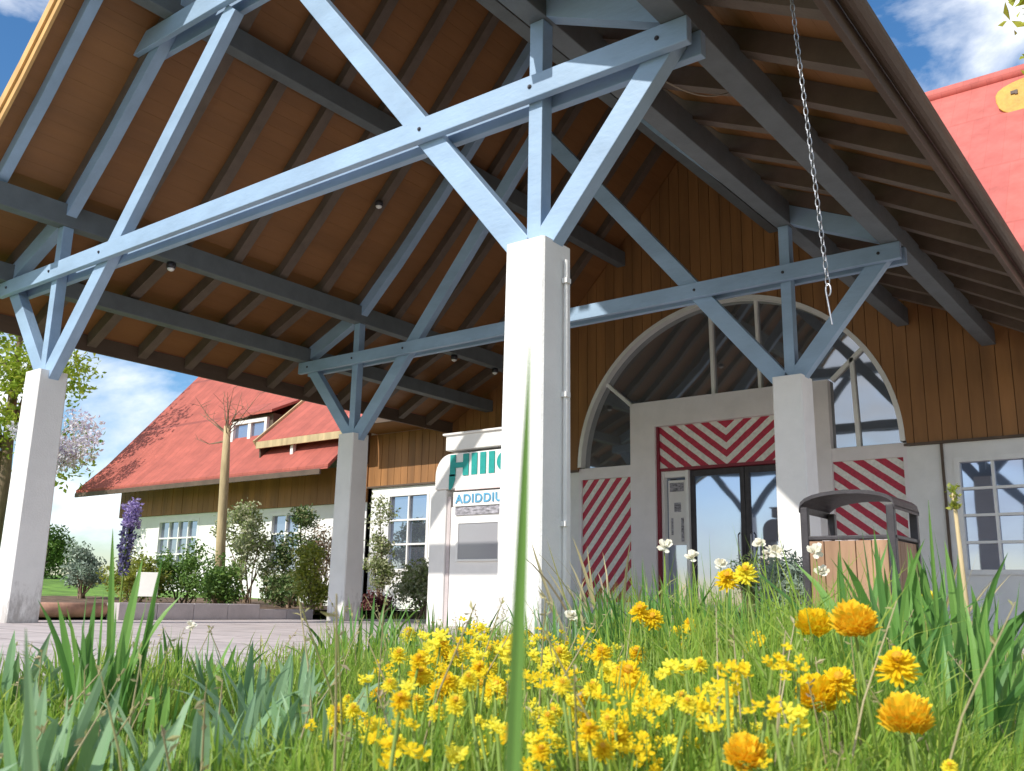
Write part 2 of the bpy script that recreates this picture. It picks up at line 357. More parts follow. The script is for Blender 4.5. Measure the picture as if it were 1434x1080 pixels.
# purlins
for s in (-1, 1):
    MB().box(s*4.0-.08, s*4.0+.08, -.7, WALL-.03, 3.513, 3.71).build('eaves_purlin', 'blue_shaded', can, .006)
    MB().box(s*3.0-.075, s*3.0+.075, -.78, WALL-.03, 3.932, 4.165).build('middle_purlin', 'blue_shaded', can, .006)
    MB().box(s*1.30-.075, s*1.30+.075, -.80, WALL-.03, 5.645, 5.885).build('upper_purlin', 'blue_shaded', can, .006)
MB().box(-.07, .07, -.8, WALL-.03, 7.05, 7.27).build('ridge_beam', 'blue_shaded', can, .006)
# rafters
ny = 13
for k in range(-1, 12):
    y = k*DY/6
    for s in (-1, 1):
        P_ = MB(); n = len(PROF); w = .06 if k != -1 else .05
        for i in range(n-1):
            (x0, z0), (x1, z1) = PROF[i], PROF[i+1]
            if i == 0: x0, z0 = 4.84, rz(4.84)
            vs = [(s*x0, y+t, z0) for t in (-w, w)]+[(s*x1, y+t, z1) for t in (w, -w)]+[(s*x0, y+t, z0+RH) for t in (-w, w)]+[(s*x1, y+t, z1+RH) for t in (w, -w)]
            P_.add(vs, [(0, 1, 2, 3), (7, 6, 5, 4), (1, 5, 6, 2), (3, 7, 4, 0)] + ([(0, 4, 5, 1)] if i == 0 else []))
        P_.build('rafter', 'blue' if k == -1 else 'rafter', can)
# boards above the rafters, each a strip running the length of the roof
Y0, Y1 = -.95, 9.6
bd = MB(); tot = []
for (xa, za), (xb, zb) in zip(PROF, PROF[1:]):
    ln = math.hypot(xa-xb, za-zb); k = max(1, round(ln/.15))
    for i in range(k): tot.append(((xa+(xb-xa)*i/k, za+(zb-za)*i/k), (xa+(xb-xa)*(i+1)/k, za+(zb-za)*(i+1)/k)))
for s in (-1, 1):
    for (xa, za), (xb, zb) in tot:
        fx, fz = (xb-xa)*.006, (zb-za)*.006
        j = random.uniform(0, .0015)
        vs = [(s*(xa+fx), y, za+fz+RH+.002+j) for y in (Y0+.03, Y1)]+[(s*(xb-fx), y, zb-fz+RH+.002+j) for y in (Y1, Y0+.03)]
        vs += [(x, y, z+.022-j) for x, y, z in vs]
        bd.add(vs, [(0, 1, 2, 3), (7, 6, 5, 4), (0, 4, 5, 1), (1, 5, 6, 2), (2, 6, 7, 3), (3, 7, 4, 0)])
bd.build('roof_boarding', 'ceiling', can)
rc = MB()
for s in (-1, 1):
    n = len(PROF)
    lo = [(s*(x+.05*(i == 0)), z+RH+.028-.02*(i == 0)) for i, (x, z) in enumerate(PROF)]; hi = [(x, z+.07) for x, z in lo]
    for i in range(n-1):
        vs = [(lo[i][0], Y0+.03, lo[i][1]), (lo[i+1][0], Y0+.03, lo[i+1][1]), (hi[i+1][0], Y0+.03, hi[i+1][1]), (hi[i][0], Y0+.03, hi[i][1])]
        vs += [(x, 13.5, z) for x, _, z in vs]
        rc.add(vs, [(0, 1, 2, 3), (7, 6, 5, 4), (0, 4, 5, 1), (2, 6, 7, 3)]+([(3, 7, 4, 0)] if i == 0 else []))
rc.build('roof_covering', 'red_roof', can)
for s in (-1, 1):
    MB().box(min(s*4.845, s*4.885), max(s*4.845, s*4.885), Y0, WALL+.3, 3.20, 3.405).build('fascia_board', 'fascia', can, .004)
    for dz0, dz1, ny_, oo in ((-.005, .12, 0, .03), (.105, .27, -.022, .034)):          # two stepped bargeboards at the front verge
        b_ = MB(); n = len(PROF)
        for i in range(n-1):
            (x0, z0), (x1, z1) = PROF[i], PROF[i+1]
            a0, a1 = z0+dz0+.03, z0+dz1; c0, c1 = z1+dz0+.03, z1+dz1
            vs = [(s*x0, t, a0) for t in (Y0+ny_, Y0+ny_+.028)]+[(s*x1, t, c0) for t in (Y0+ny_+.028, Y0+ny_)]+[(s*x0, t, a1) for t in (Y0+ny_, Y0+ny_+.028)]+[(s*x1, t, c1) for t in (Y0+ny_+.028, Y0+ny_)]
            b_.add(vs, [(0, 1, 2, 3), (7, 6, 5, 4), (0, 3, 7, 4), (1, 5, 6, 2)]+([(0, 4, 5, 1)] if i == 0 else []))
        b_.build('bargeboard', 'bargeboard', can)
gut = MB()
for s in (1,):
    pr = [(4.89+.06+.06*math.cos(a), 3.33+.055*math.sin(a)) for a in [PI+PI*i/8 for i in range(9)]]
    pr2 = [(x*1, z) for x, z in pr]
    gut.strip([(x, Y0, z) for x, z in pr2], [(x, WALL+.3, z) for x, z in pr2])
gut.build('gutter', 'fascia', can)

# spot lamps under the canopy
def lamp(x, y, z, label):
    t = thing('spot_lamp', label, 'lamp', (x, y, z), 'spot lamps under the canopy roof')
    MB().lathe((x, y, z-.07), [(.045, 0), (.055, .03), (.05, .065), (.02, .07)], 14).build('lamp_housing', 'dark_metal', t, smooth=True)
    MB().lathe((x, y, z-.10), [(.012, 0), (.034, .012), (.043, .032)], 14).build('bulb', 'bulb', t, smooth=True)
lamp(-3.0, 1.22, 3.93, 'white spot lamp under the blue beam near the far left white post')
lamp(-1.95, 3.36, rz(1.95)-.002, 'white spot lamp on the brown ceiling left of the long blue brace')
lamp(-3.0, 6.1, 3.93, 'dim spot lamp under the dark ceiling beside the tall white middle post, upper one')
lamp(-3.0, 7.1, 3.93, 'dim spot lamp low under the dark ceiling above the white kiosk')
# rain chain
t = thing('rain_chain', 'thin steel chain hanging from the right eaves of the canopy', 'chain', (4.76, -.34, 3.3))
ch = MB(); p0 = Vector((4.76, -.34, 3.30)); p1 = Vector((4.79, -.12, 1.78)); nl = 40
for i in range(nl):
    a = p0.lerp(p1, i/nl); b = p0.lerp(p1, (i+1.22)/nl); d = b-a; sd = (Vector((1, 0, 0)) if i % 2 else Vector((.35, .93, 0)))
    pts = []
    for k in range(13):
        an = 2*PI*k/12; pts.append(a + d*(.5-.5*math.cos(an)) + sd*.0085*math.sin(an)*1.15)
    ch.tube(pts, .0028, 5, cap=False)
ch.build('chain_links', 'steel', t)
hk = MB(); hk.tube([p1+Vector((.012*math.sin(a), 0, -.03-.03*math.cos(a))) + Vector((0, 0, 0)) for a in [i*PI/6 for i in range(10)]]+[p1+Vector((.006, .01, -.20))], .004, 6); hk.build('hook', 'steel', t)
hk = MB(); hk.box(4.745, 4.775, -.355, -.325, 3.27, 3.33); hk.build('bracket', 'dark_metal', t)
# cable across the right ceiling
c0, c1 = Vector((4.0, -.45, 2.78)), Vector((4.62, .25, 3.3))
cb = MB(); c0 = Vector((3.78, -.0, 3.30)); c1 = Vector((4.84, .02, 3.19))
c0, c1 = Vector((3.78, .13, 3.34)), Vector((3.86, 1.24, 3.80)); cb.tube([c0.lerp(c1, i/10)+Vector((0, 0, -.10*math.sin(PI*i/10))) for i in range(11)], .005, 6)
cb.build('cable', 'cable', smooth=True, label='thin brown cable slung from the front blue beam end to the ceiling behind', cat='cable')

# ================================================================== MAIN BUILDING
mb = thing('main_building', 'red roofed main building with timber gable, arched window and striped entrance', 'building', (0, 8.25, 0))
AX, AZ, ARX, ARZ = .39, 2.40, 2.50, 2.38
def arch_z(x):
    t = (x-AX)/ARX
    return AZ + ARZ*math.sqrt(max(0, 1-t*t)) if abs(t) < 1 else None
cl = MB(); BW = .172; x = -6.95
while x < 10:
    xa, xb = x+.004, x+BW-.004; j = random.uniform(0, .006)
    for u0, u1 in ((xa, (xa+xb)/2), ((xa+xb)/2, xb)):
        top = [max(rz(u)+RH-.01, 3.36) if abs(u) < 4.86 else 3.36 for u in (u0, u1)]
        bot = [(arch_z(u) or 2.35)+(.035 if arch_z(u) else 0) for u in (u0, u1)]
        vs = [(u0, WALL-.02-j, bot[0]), (u1, WALL-.02-j, bot[1]), (u1, WALL-.02-j, top[1]), (u0, WALL-.02-j, top[0])]
        k = len(cl.v)
        if u0 == xa:
            cl.v += vs+[(a, WALL+.02, c) for a, _, c in vs]; cl.f += [(k, k+1, k+2, k+3), (k, k+3, k+7, k+4), (k, k+4, k+5, k+1)]
        else:
            cl.v += [vs[1], vs[2], (vs[1][0], WALL+.02, vs[1][2]), (vs[2][0], WALL+.02, vs[2][2])]
            cl.f += [(k-7, k, k+1, k-6), (k, k+2, k+3, k+1), (k-7, k-3, k+2, k)]
    x += BW
cl.build('timber_cladding', 'cladding', mb)
for a, b in ((-6.95, -2.15), (2.95, 10)): MB().box(a, b, WALL+.025, WALL+.1, 2.335, 3.36).build('cladding_backing', 'fascia', mb)
for a, b in ((2.9, 10), (-6.95, -2.12)): MB().box(a, b, WALL-.05, WALL-.03, 2.33, 2.362).build('drip_board', 'fascia', mb)
# white lower walls (window and panel openings left out)
w = MB()
def wall(x0, x1, z0, z1, th=.0): w.box(x0, x1, WALL-.0-th, WALL+.3, z0, z1)
wall(-6.95, -6.42, -.04, 2.33); wall(-6.42, -5.36, -.04, .76); wall(-6.42, -5.36, 2.21, 2.33); wall(-5.36, -2.14, -.04, 2.33)
w.build('lower_wall', 'white', mb); w = MB()
wall(2.92, 3.47, -.04, 2.33); wall(3.47, 4.70, -.04, .70); wall(3.47, 4.70, 2.14, 2.33); wall(4.70, 10, -.04, 2.33)
w.build('lower_wall', 'white', mb)
w = MB(); w.box(3.33, 3.36, WALL-.03, WALL-.002, .3, 2.33); w.build('drainpipe', 'fascia', mb)
# arch: glass, curved frame, bars
gl = MB(); a_ = [(AX+ARX*math.cos(PI*i/40), AZ+ARZ*math.sin(PI*i/40)) for i in range(41)]
gl.prism(a_+[(-1.17, AZ), (-1.17, 3.2), (1.95, 3.2), (1.95, AZ)], WALL+.10, WALL+.12)
ag = gl.build('arched_window_glass', 'glass_dark', mb)
fr = MB()
def arcstrip(r0, r1, y0, y1):
    n = 48
    for i in range(n):
        vs = []
        for k in (i, i+1):
            a = PI*k/n
            for r in (r0, r1):
                for y in (y0, y1): vs.append((AX+(ARX+r)*math.cos(a), y, AZ+(ARZ+r)*math.sin(a)))
        fr.add(vs, [(0, 4, 5, 1), (2, 3, 7, 6), (0, 2, 6, 4), (1, 5, 7, 3)])
arcstrip(-.035, .03, WALL-.035, WALL+.14)
fr.build('arch_frame', 'whitepaint', mb)
for p, q in (((.22, 3.33), (.20, 4.77)), ((-1.2, 3.34), (-1.72, 3.80)), ((1.98, 3.34), (2.5, 3.80)), ((2.30, 2.38), (2.27, 3.62)), ((.95, 3.33), (.93, 4.72))):
    MB().bar((p[0], WALL+.075, p[1]), (q[0], WALL+.075, q[1]), .05, .055 if p[0] != .95 else .045).build('glazing_bar', 'whitepaint', ag)
# portal
pt = MB()
pt.box(-1.17, -.74, WALL-.02, WALL+.32, -.04, 3.34); pt.box(1.52, 1.95, WALL-.02, WALL+.32, -.04, 3.34); pt.box(-.74, 1.52, WALL-.02, WALL+.32, 2.94, 3.34)
pt.box(-2.14, -1.17, WALL+.0, WALL+.3, 2.20, 2.38); pt.box(-2.14, -2.085, WALL+.0, WALL+.3, -.04, 2.2); pt.box(-2.085, -1.17, WALL+.0, WALL+.3, -.04, .3)
pt.box(1.95, 2.92, WALL+.0, WALL+.3, 2.20, 2.38); pt.box(1.95, 2.87, WALL+.0, WALL+.3, -.04, .3); pt.box(2.87, 2.92, WALL+.0, WALL+.3, -.04, 2.2)
pt.build('portal_surround', 'offwhite', mb)
sp_ = MB(); sp_.box(-2.085, -1.17, WALL+.04, WALL+.08, .3, 2.2); o = sp_.build('striped_panel', 'stripeL', mb); o['label'] = 'panel with stripes rising to the right'
sp_ = MB(); sp_.box(1.95, 2.87, WALL+.04, WALL+.08, .3, 2.2); o = sp_.build('striped_panel', 'stripeR', mb); o['label'] = 'panel with stripes falling to the right'
# chevron board: own origin at its centre so that the V sits in the middle
cv = thing('tmp', '', '', (0, 0, 0)); bpy.data.objects.remove(cv)
cvm = MB(); cvm.box(-1.13, 1.13, -.02, .02, -.32, .32); co = cvm.build('chevron_board', 'chevron', None); co.parent = mb; co.location = (AX, .10, 2.62)
tr = MB(); tr.box(-.742, -.705, WALL+.03, WALL+.30, -.02, 2.94); tr.box(1.485, 1.522, WALL+.03, WALL+.30, -.02, 2.94); tr.box(-.705, 1.485, WALL+.07, WALL+.30, 2.255, 2.298); tr.build('portal_trim', 'redtrim', mb)
dj = MB(); dj.box(-.70, -.655, WALL+.10, WALL+.3, 0, 2.255); dj.box(-.30, -.25, WALL+.10, WALL+.3, 0, 2.255); dj.box(-.655, -.30, WALL+.12, WALL+.3, 0, .25); dj.box(-.655, -.30, WALL+.12, WALL+.3, 2.16, 2.255); dj.build('side_light_frame', 'whitepaint', mb)
pn = MB(); pn.box(-.655, -.30, WALL+.2, WALL+.21, .25, 2.16); pn.build('side_light_pane', 'glass', mb)
nt_ = MB(); nt_.box(-.63, -.33, WALL+.185, WALL+.196, 1.15, 2.12); no = nt_.build('white_notice', 'kiosk', mb)
for q in ((-.60, -.37, 1.95, 2.08), (-.53, -.42, 1.64, 1.78), (-.585, -.555, 1.3, 1.55), (-.42, -.38, 1.2, 1.55)): MB().box(q[0], q[1], WALL+.176, WALL+.184, q[2], q[3]).build('dark_print', 'poster', no)
for k, (x0, x1) in enumerate(((-.25, .61), (.62, 1.485))):
    d = MB()
    d.box(x0, x0+.07, WALL+.16, WALL+.22, .02, 2.255); d.box(x1-.07, x1, WALL+.16, WALL+.22, .02, 2.255); d.box(x0+.07, x1-.07, WALL+.16, WALL+.22, .02, .20); d.box(x0+.07, x1-.07, WALL+.16, WALL+.22, 2.16, 2.255)
    do = d.build('door', 'dark_metal', mb, .004)
    MB().box(x0+.07, x1-.07, WALL+.185, WALL+.195, .20, 2.16).build('pane', 'glass', do)
    hx = x1-.09 if k == 0 else x0+.09
    h = MB(); h.tube([(hx, WALL+.15, .9), (hx, WALL+.10, .93), (hx, WALL+.10, 1.27), (hx, WALL+.15, 1.3)], .012, 8); h.build('handle', 'steel', do)
# windows
def window(x0, x1, z0, z1, cols, rows, y, parent, fw=.06, mw=.032):
    f = MB()
    f.box(x0-fw, x0, y-.04, y+.06, z0-fw, z1+fw); f.box(x1, x1+fw, y-.04, y+.06, z0-fw, z1+fw); f.box(x0, x1, y-.04, y+.06, z1, z1+fw); f.box(x0, x1, y-.06, y+.06, z0-fw, z0)
    for i in range(1, cols): c = x0+(x1-x0)*i/cols; f.box(c-mw/2, c+mw/2, y-.02, y+.03, z0, z1)
    for i in range(1, rows):
        c = z0+(z1-z0)*i/rows
        for q in range(cols):
            a = x0+(x1-x0)*q/cols+(mw/2 if q else 0); b = x0+(x1-x0)*(q+1)/cols-(mw/2 if q < cols-1 else 0); f.box(a, b, y-.018, y+.03, c-mw/2, c+mw/2)
    fo = f.build('window', 'whitepaint', parent)
    MB().box(x0, x1, y+.032, y+.042, z0, z1).build('pane', 'glass', fo)
    return fo
window(3.53, 4.64, .76, 2.08, 3, 4, WALL+.03, mb)
window(-6.36, -5.42, .82, 2.15, 2, 3, WALL+.03, mb)
# roof of the main building
EY, EZ, RY, RZ_ = 7.35, 3.40, 12.0, 9.0
def slab(m, x0, x1, pts, th):
    for (ya, za), (yb, zb) in zip(pts, pts[1:]):
        m.add([(x, y, z+t) for t in (0, th) for x, y, z in ((x0, ya, za), (x1, ya, za), (x1, yb, zb), (x0, yb, zb))], [(3, 2, 1, 0), (4, 5, 6, 7), (0, 1, 5, 4), (1, 2, 6, 5), (2, 3, 7, 6), (3, 0, 4, 7)])
rf = MB()
slab(rf, -6.8, -4.95, [(EY, EZ), (RY, RZ_)], .09); slab(rf, 4.95, 11, [(EY, EZ), (RY, RZ_)], .09); slab(rf, -4.95, 4.95, [(WALL+.35, EZ+.9/4.65*5.6+.3), (RY, RZ_)], .09); slab(rf, -6.8, 11, [(RY, RZ_), (17, 3.0)], .09)
ro = rf.build('main_roof', 'red_roof', mb)
rd = MB(); rd.tube([(-6.85, RY, RZ_+.09), (11, RY, RZ_+.09)], .13, 10); rd.build('ridge_tiles', 'red_roof', ro, smooth=True)
for a, b in ((-6.75, -4.9), (4.9, 10.9)): MB().box(a, b, EY+.03, WALL-.03, 3.365, 3.395).build('soffit', 'ceiling', mb)
for a, b in ((-6.8, -4.93), (4.93, 11)): MB().box(a, b, EY-.02, EY+.02, 3.36, 3.52).build('eaves_board', 'fascia', mb)
gb = MB(); gb.prism([(WALL, -.04), (16.8, -.04), (16.8, 3.3), (RY, RZ_), (WALL+.05, 4.4), (WALL, 3.3)], -6.95, -6.85, 'x'); gb.build('gable_wall', 'white', mb)
e = thing('roof_emblem', 'rounded ochre board with a small dark mark standing on the red roof by the ridge', 'roof sign', (4.25, 11.18, 8.0))
em = MB(); pts = [(4.50+.56*math.cos(a)*(1+.05*math.sin(3*a)), 8.22+.31*abs(math.sin(a))**.7*(1 if math.sin(a) > 0 else -1)) for a in [2*PI*i/26 for i in range(26)]]; em.prism(pts, 11.12, 11.18); eo = em.build('board', 'emblem', e, .01)
em = MB(); em.box(4.16, 4.22, 11.10, 11.117, 8.29, 8.34); em.box(4.22, 4.26, 11.10, 11.117, 8.275, 8.345); em.build('mark', 'fascia', eo)
em = MB(); em.box(4.1, 4.14, 11.14, 11.17, 7.7, 8.1); em.box(4.5, 4.54, 11.14, 11.17, 7.7, 8.1); em.build('bracket', 'dark_metal', e)

# ================================================================== LEFT HOUSE
ho = thing('left_house', 'long white house with timber band and tall red tiled roof behind the shrubs', 'house', (-12, 8.25, 0))
HX0, HX1 = -15.85, -6.97
w = MB(); wins = [(-13.84, -12.36), (-9.75, -8.9)]
segs = [HX0+.6]+[v for p in wins for v in (p[0]-.06, p[1]+.06)]+[HX1]
for a, b in zip(segs[0::2], segs[1::2]): w.box(a, b, WALL, WALL+.3, -.04, 2.08)
for a, b in wins: w.box(a-.06, b+.06, WALL, WALL+.3, -.04, .76); w.box(a-.06, b+.06, WALL, WALL+.3, 1.98, 2.08)
w.prism([(WALL, -.04), (16, -.04), (16, 2.6), (12.1, 7.9), (WALL, 2.9)], HX0+.6, HX0+.9, 'x')
w.build('wall', 'white', ho)
tb = MB(); x = HX0+.3
while x < HX1-.1:
    j = random.uniform(0, .006); tb.box(x+.003, x+.197, WALL-.05-j, WALL+.02, 2.085, 2.80); x += .2
tb.build('timber_band', 'cladding', ho)
for a, b in wins: window(a, b, .82, 1.92, 4 if b-a > 1 else 2, 3, WALL+.03, ho)
rf = MB(); slab(rf, HX0-.2, HX1-.1, [(7.3, 2.62), (8.0, 3.30), (12.1, 8.1)], .08); slab(rf, HX0-.2, HX1-.1, [(12.1, 8.1), (16.9, 2.6)], .08)
hr = rf.build('roof', 'weathered_roof', ho)
fa = MB(); fa.box(HX0-.2, HX1-.3, 7.28, 7.32, 2.53, 2.63); fa.build('eaves_board', 'fascia', ho)
dp = MB(); dp.tube([(HX0+.56, WALL-.04, 2.1), (HX0+.56, WALL-.06, .4)], .04, 8); dp.build('downpipe', 'dark_metal', ho)
# dormer with window and projecting roof
dm = MB(); dm.box(-11.45, -10.0, 8.27, 9.2, 3.42, 4.14)
do = dm.build('dormer', 'fascia', ho)
dr_ = MB(); slab(dr_, -11.6, -9.85, [(8.10, 4.12), (9.12, 4.60)], .06); dr_.build('dormer_roof', 'weathered_roof', do)
window(-11.27, -10.2, 3.52, 3.98, 2, 1, 8.235, do, .08, .10)
pr_ = MB(); slab(pr_, -9.6, -6.8, [(7.6, 3.31), (9.37, 4.9)], .08); por = pr_.build('porch_roof', 'weathered_roof', ho)
pe = MB(); pe.bar((-9.63, 7.57, 3.33), (-9.63, 9.37, 4.95), .05, .15, (1, 0, 0)); pe.box(-9.6, -6.8, 7.57, 7.61, 3.23, 3.37); pe.build('roof_edge', 'palewood', por)
pe = MB(); pe.prism([(7.64, 3.28), (9.3, 4.8), (8.02, 3.38), (7.66, 3.03)], -9.58, -9.54, 'x'); pe.build('cheek', 'fascia', por)
pe = MB(); pe.box(-8.62, -8.54, 7.66, 7.74, 2.95, 3.33); pe.build('white_strut', 'whitepaint', por)

# ================================================================== KIOSK
KX, KY = -.86, 3.6
k = thing('information_kiosk', 'white arched information kiosk with teal and blue lettering behind the middle post', 'kiosk', (0, 3.6, 0))
b = MB(); b.box(-.80, .28, 3.62, 3.95, 0, 1.30); bo = b.build('body', 'kiosk', k, .01)
b = MB(); b.box(-1.10, -.86, 3.60, 3.95, 0, 1.50); b.build('side_pillar', 'kiosk', k, .02)
sh = [(-1.02, 1.5), (-1.02, 1.62)]+[(-.80-.22*math.cos(a), 1.66+.24*math.sin(a)) for a in [PI/2*i/8 for i in range(9)]]+[(.10+.22*math.sin(a), 1.66+.24*math.cos(a)) for a in [PI/2*i/8 for i in range(9)]]+[(.32, 1.5)]
b = MB(); b.prism(sh, 3.58, 3.95); b.build('sign_board', 'kiosk', k, .012)
b = MB(); b.box(-.84, .22, 3.54, 3.9, 1.93, 2.10); b.box(-.87, .25, 3.51, 3.93, 2.10, 2.125); b.build('cornice', 'kiosk', k, .008)
pa = [(-.70, 1.475)]+[(-.70+.26*(1-math.cos(a)), 1.475+.16*math.sin(a)) for a in [PI/2*i/8 for i in range(1, 9)]]+[(-.0, 1.635)]+[(-.0+.26*math.sin(a), 1.475+.16*math.cos(a)) for a in [PI/2*i/8 for i in range(1, 9)]]
b = MB(); b.prism(pa, 3.56, 3.577); b.build('pink_arch', 'pink', k)
b = MB(); b.box(-.74, .28, 3.585, 3.62, 1.30, 1.46); b.build('text_band', 'whitepaint', k)
b = MB(); b.box(-.72, .26, 3.60, 3.617, 1.205, 1.292); b.build('printed_strip', 'poster', k)
b = MB(); b.box(-.66, -.10, 3.600, 3.618, .72, 1.11); b.build('service_window', 'greypane', k)
b = MB(); b.box(-.69, -.66, 3.59, 3.615, .70, 1.13); b.box(-.10, -.07, 3.59, 3.615, .70, 1.13); b.box(-.66, -.10, 3.59, 3.615, 1.11, 1.13); b.box(-.66, -.10, 3.59, 3.615, .70, .72); b.build('window_trim', 'whitepaint', k)
b = MB(); b.box(-.855, -.805, 3.62, 3.66, .0, 1.42); b.build('downpipe', 'block', k)
def text(s, size, x, y, z, m, parent, name, sx=1, bold=.0):
    cu = bpy.data.curves.new('lettering', 'FONT'); cu.body = s; cu.size = size; cu.extrude = .004; cu.offset = bold; cu.space_character = 1.12
    o = bpy.data.objects.new('tmp', cu); COL.objects.link(o); bpy.context.view_layer.update()
    me = bpy.data.meshes.new_from_object(o.evaluated_get(bpy.context.evaluated_depsgraph_get())); bpy.data.objects.remove(o)
    me.transform(Matrix.Scale(sx, 4, (1, 0, 0))); me.transform(Matrix.Rotation(R(90), 4, 'X'))
    me.materials.clear(); me.materials.append(M[m])
    t = bpy.data.objects.new(name, me); COL.objects.link(t); t.parent = parent; t.location = Vector((x, y, z))-WLOC[parent.name]
    return t
text('HIIIC', .31, -.80, 3.572, 1.655, 'teal', k, 'large_lettering', 1.28, .016)
b = MB(); b.prism([(-.80, 1.66), (-.715, 1.66), (-.715, 1.60), (-.745, 1.52), (-.77, 1.49), (-.80, 1.49)], 3.568, 3.576); b.build('letter_tail', 'teal', k)
text('ADIDDIU', .135, -.70, 3.578, 1.335, 'bluelet', k, 'small_lettering', 1.1, .003)

# ================================================================== TRASH BIN
bx, by = 4.14, 1.15
t = thing('litter_bin', 'wood clad litter bin with dark arched metal hood before the right back post', 'bin', (bx, by, 0))
w = MB()
for i in range(5): w.box(bx+.03+i*.091, bx+.117+i*.091, by, by+.03, .06, .66)
w.build('front_panel', 'binwood', t, .004)
w = MB()
for i in range(5): w.box(bx+.485, bx+.515, by+.035+i*.09, by+.121+i*.09, .06, .66)
w.build('side_panel', 'binwood', t, .004)
w = MB()
for i in range(5): w.box(bx, bx+.027, by+.035+i*.09, by+.121+i*.09, .06, .66)
w.build('side_panel', 'binwood', t, .004)
w = MB(); w.box(bx+.03, bx+.484, by+.455, by+.485, .06, .66); w.build('back_panel', 'binwood', t)
f = MB()
for px, py in ((bx-.012, by-.012), (bx+.485, by-.012), (bx-.012, by+.46), (bx+.485, by+.46)): f.box(px, px+.045, py, py+.042, 0, .86)
f.box(bx-.012, bx+.53, by-.008, by+.022, .665, .69); f.box(bx-.012, bx+.53, by+.47, by+.498, .665, .69)
f.box(bx-.008, bx+.02, by+.03, by+.47, .667, .69); f.box(bx+.50, bx+.526, by+.03, by+.47, .667, .69)
f.build('frame', 'dark_metal', t, .005)
h = MB(); arc = [(bx+.26-.275*math.cos(PI*i/12), .83+.10*math.sin(PI*i/12)**.7) for i in range(13)]
for (xa, za), (xb, zb) in zip(arc, arc[1:]): h.add([(x, y, z+dz) for dz in (0, .022) for x, y, z in ((xa, by-.018, za), (xb, by-.018, zb), (xb, by+.50, zb), (xa, by+.50, za))], [(3, 2, 1, 0), (4, 5, 6, 7), (0, 1, 5, 4), (2, 3, 7, 6)])
h.build('hood', 'dark_metal', t)
ln_ = MB(); ln_.box(bx+.04, bx+.48, by+.04, by+.45, .60, .655); ln_.build('ash_tray', 'block', t)
pb = MB()
for i in range(16): pb.lathe((bx+.08+random.random()*.36, by+.07+random.random()*.34, .655), [(.012, 0), (.03, .012), (.02, .03), (.004, .036)], 7)
pb.build('pebbles', 'block', t, smooth=True)

# ================================================================== LOW WALLS, SIGN, POLE
t = thing('low_block_wall', 'low pinkish grey concrete block wall edging the planting bed on the left', 'wall', (-3.8, 2.3, 0))
w = MB(); y = 1.45
for i in range(4): w.box(-3.95, -3.70, y+.003, y+.475, 0, .185); y += .478
w.build('tall_blocks', 'block', t, .006)
w = MB()
for i in range(2): w.box(-3.93, -3.71, y+.003, y+.44, 0, .125); y += .443
w.build('low_blocks', 'block', t, .006)
w = MB(); w.tube([(-3.95, .35, .10), (-3.95, 1.42, .10)], .08, 10); w.build('log_edging', 'terracotta', smooth=True, label='reddish round log edging beside the far left white post', cat='edging')
t = thing('white_notice_board', 'small blank white board on short legs in front of the hedge plants', 'sign', (-6.3, 3.35, .1))
w = MB(); d0 = Vector((.79, .61, 0)); c = Vector((-6.33, 3.4, 0))
w.bar(c+d0*-.165+Vector((0, 0, .42)), c+d0*.165+Vector((0, 0, .42)), .02, .34, (.61, -.79, 0)); w.build('board', 'whitepaint', t, .004)
for s in (-1, 1): MB().bar(c+d0*.14*s+Vector((0, 0, .05)), c+d0*.14*s+Vector((0, 0, .26)), .025, .03, (.61, -.79, 0)).build('leg', 'palewood', t)

# ================================================================== TREES AND SHRUBS
def crown(m, blobs, n, size, w=.5, shell=.55):
    for _ in range(n):
        c, r = random.choice(blobs)
        d = Vector((random.gauss(0, 1), random.gauss(0, 1), random.gauss(0, 1))).normalized()
        q = (shell+(1-shell)*random.random()) if random.random() < .75 else random.random()
        m.leaf(Vector(c)+Vector((d.x*r[0], d.y*r[1], d.z*r[2]))*q, size, w=w)
def blobs_in(c, r, n, rr):
    out = []
    for _ in range(n):
        d = Vector((random.gauss(0, 1), random.gauss(0, 1), random.gauss(0, 1))).normalized()*random.random()**.4
        k = random.uniform(.7, 1.3)*rr
        out.append(((c[0]+d.x*r[0], c[1]+d.y*r[1], c[2]+d.z*r[2]), (k, k, k*.8)))
    return out
def tree(name, label, base, h, crad, cz, nblob, rr, nleaf, size, m, cat='tree', trunk_r=.16, limbs=9, bark='bark', lean=(0, 0), w=.5):
    base = Vector(base); t = thing(name, label, cat, base)
    bl = blobs_in((base.x+lean[0], base.y+lean[1], base.z+cz), crad, nblob, rr)
    tk = MB(); top = base+Vector((lean[0]*.6, lean[1]*.6, cz)); mid = base.lerp(top, .5)+Vector((random.uniform(-.1, .1), random.uniform(-.1, .1), 0))
    tk.tube([base-Vector((0, 0, .1)), mid, top, top+Vector((0, 0, (h-cz)*.6))], [trunk_r, trunk_r*.75, trunk_r*.5, .02], 9)
    for c, r in bl[:limbs]:
        s = base.lerp(top, random.uniform(.45, 1)); e_ = Vector(c); md = s.lerp(e_, .5)+Vector((0, 0, .1*h/4))
        tk.tube([s, md, e_], [trunk_r*.4, trunk_r*.22, .008], 6)
    tk.build('trunk', bark, t, smooth=True)
    cr = MB(); crown(cr, bl, nleaf, size, w); cr.build('crown', m, t)
    return t
tree('lime_tree', 'tall yellow green leafy tree behind the far left white post', (-17.6, 6.2, .5), 9, (2.3, 2.0, 3.2), 5.0, 40, .8, 8000, .16, 'tree_lime', trunk_r=.2)
tree('lilac_tree', 'small tree with pale lilac blossom at the left end of the red roof', (-15.4, 6.2, .4), 4.2, (1.5, .9, .7), 3.3, 18, .34, 2600, .10, 'lilac', trunk_r=.06, limbs=12)
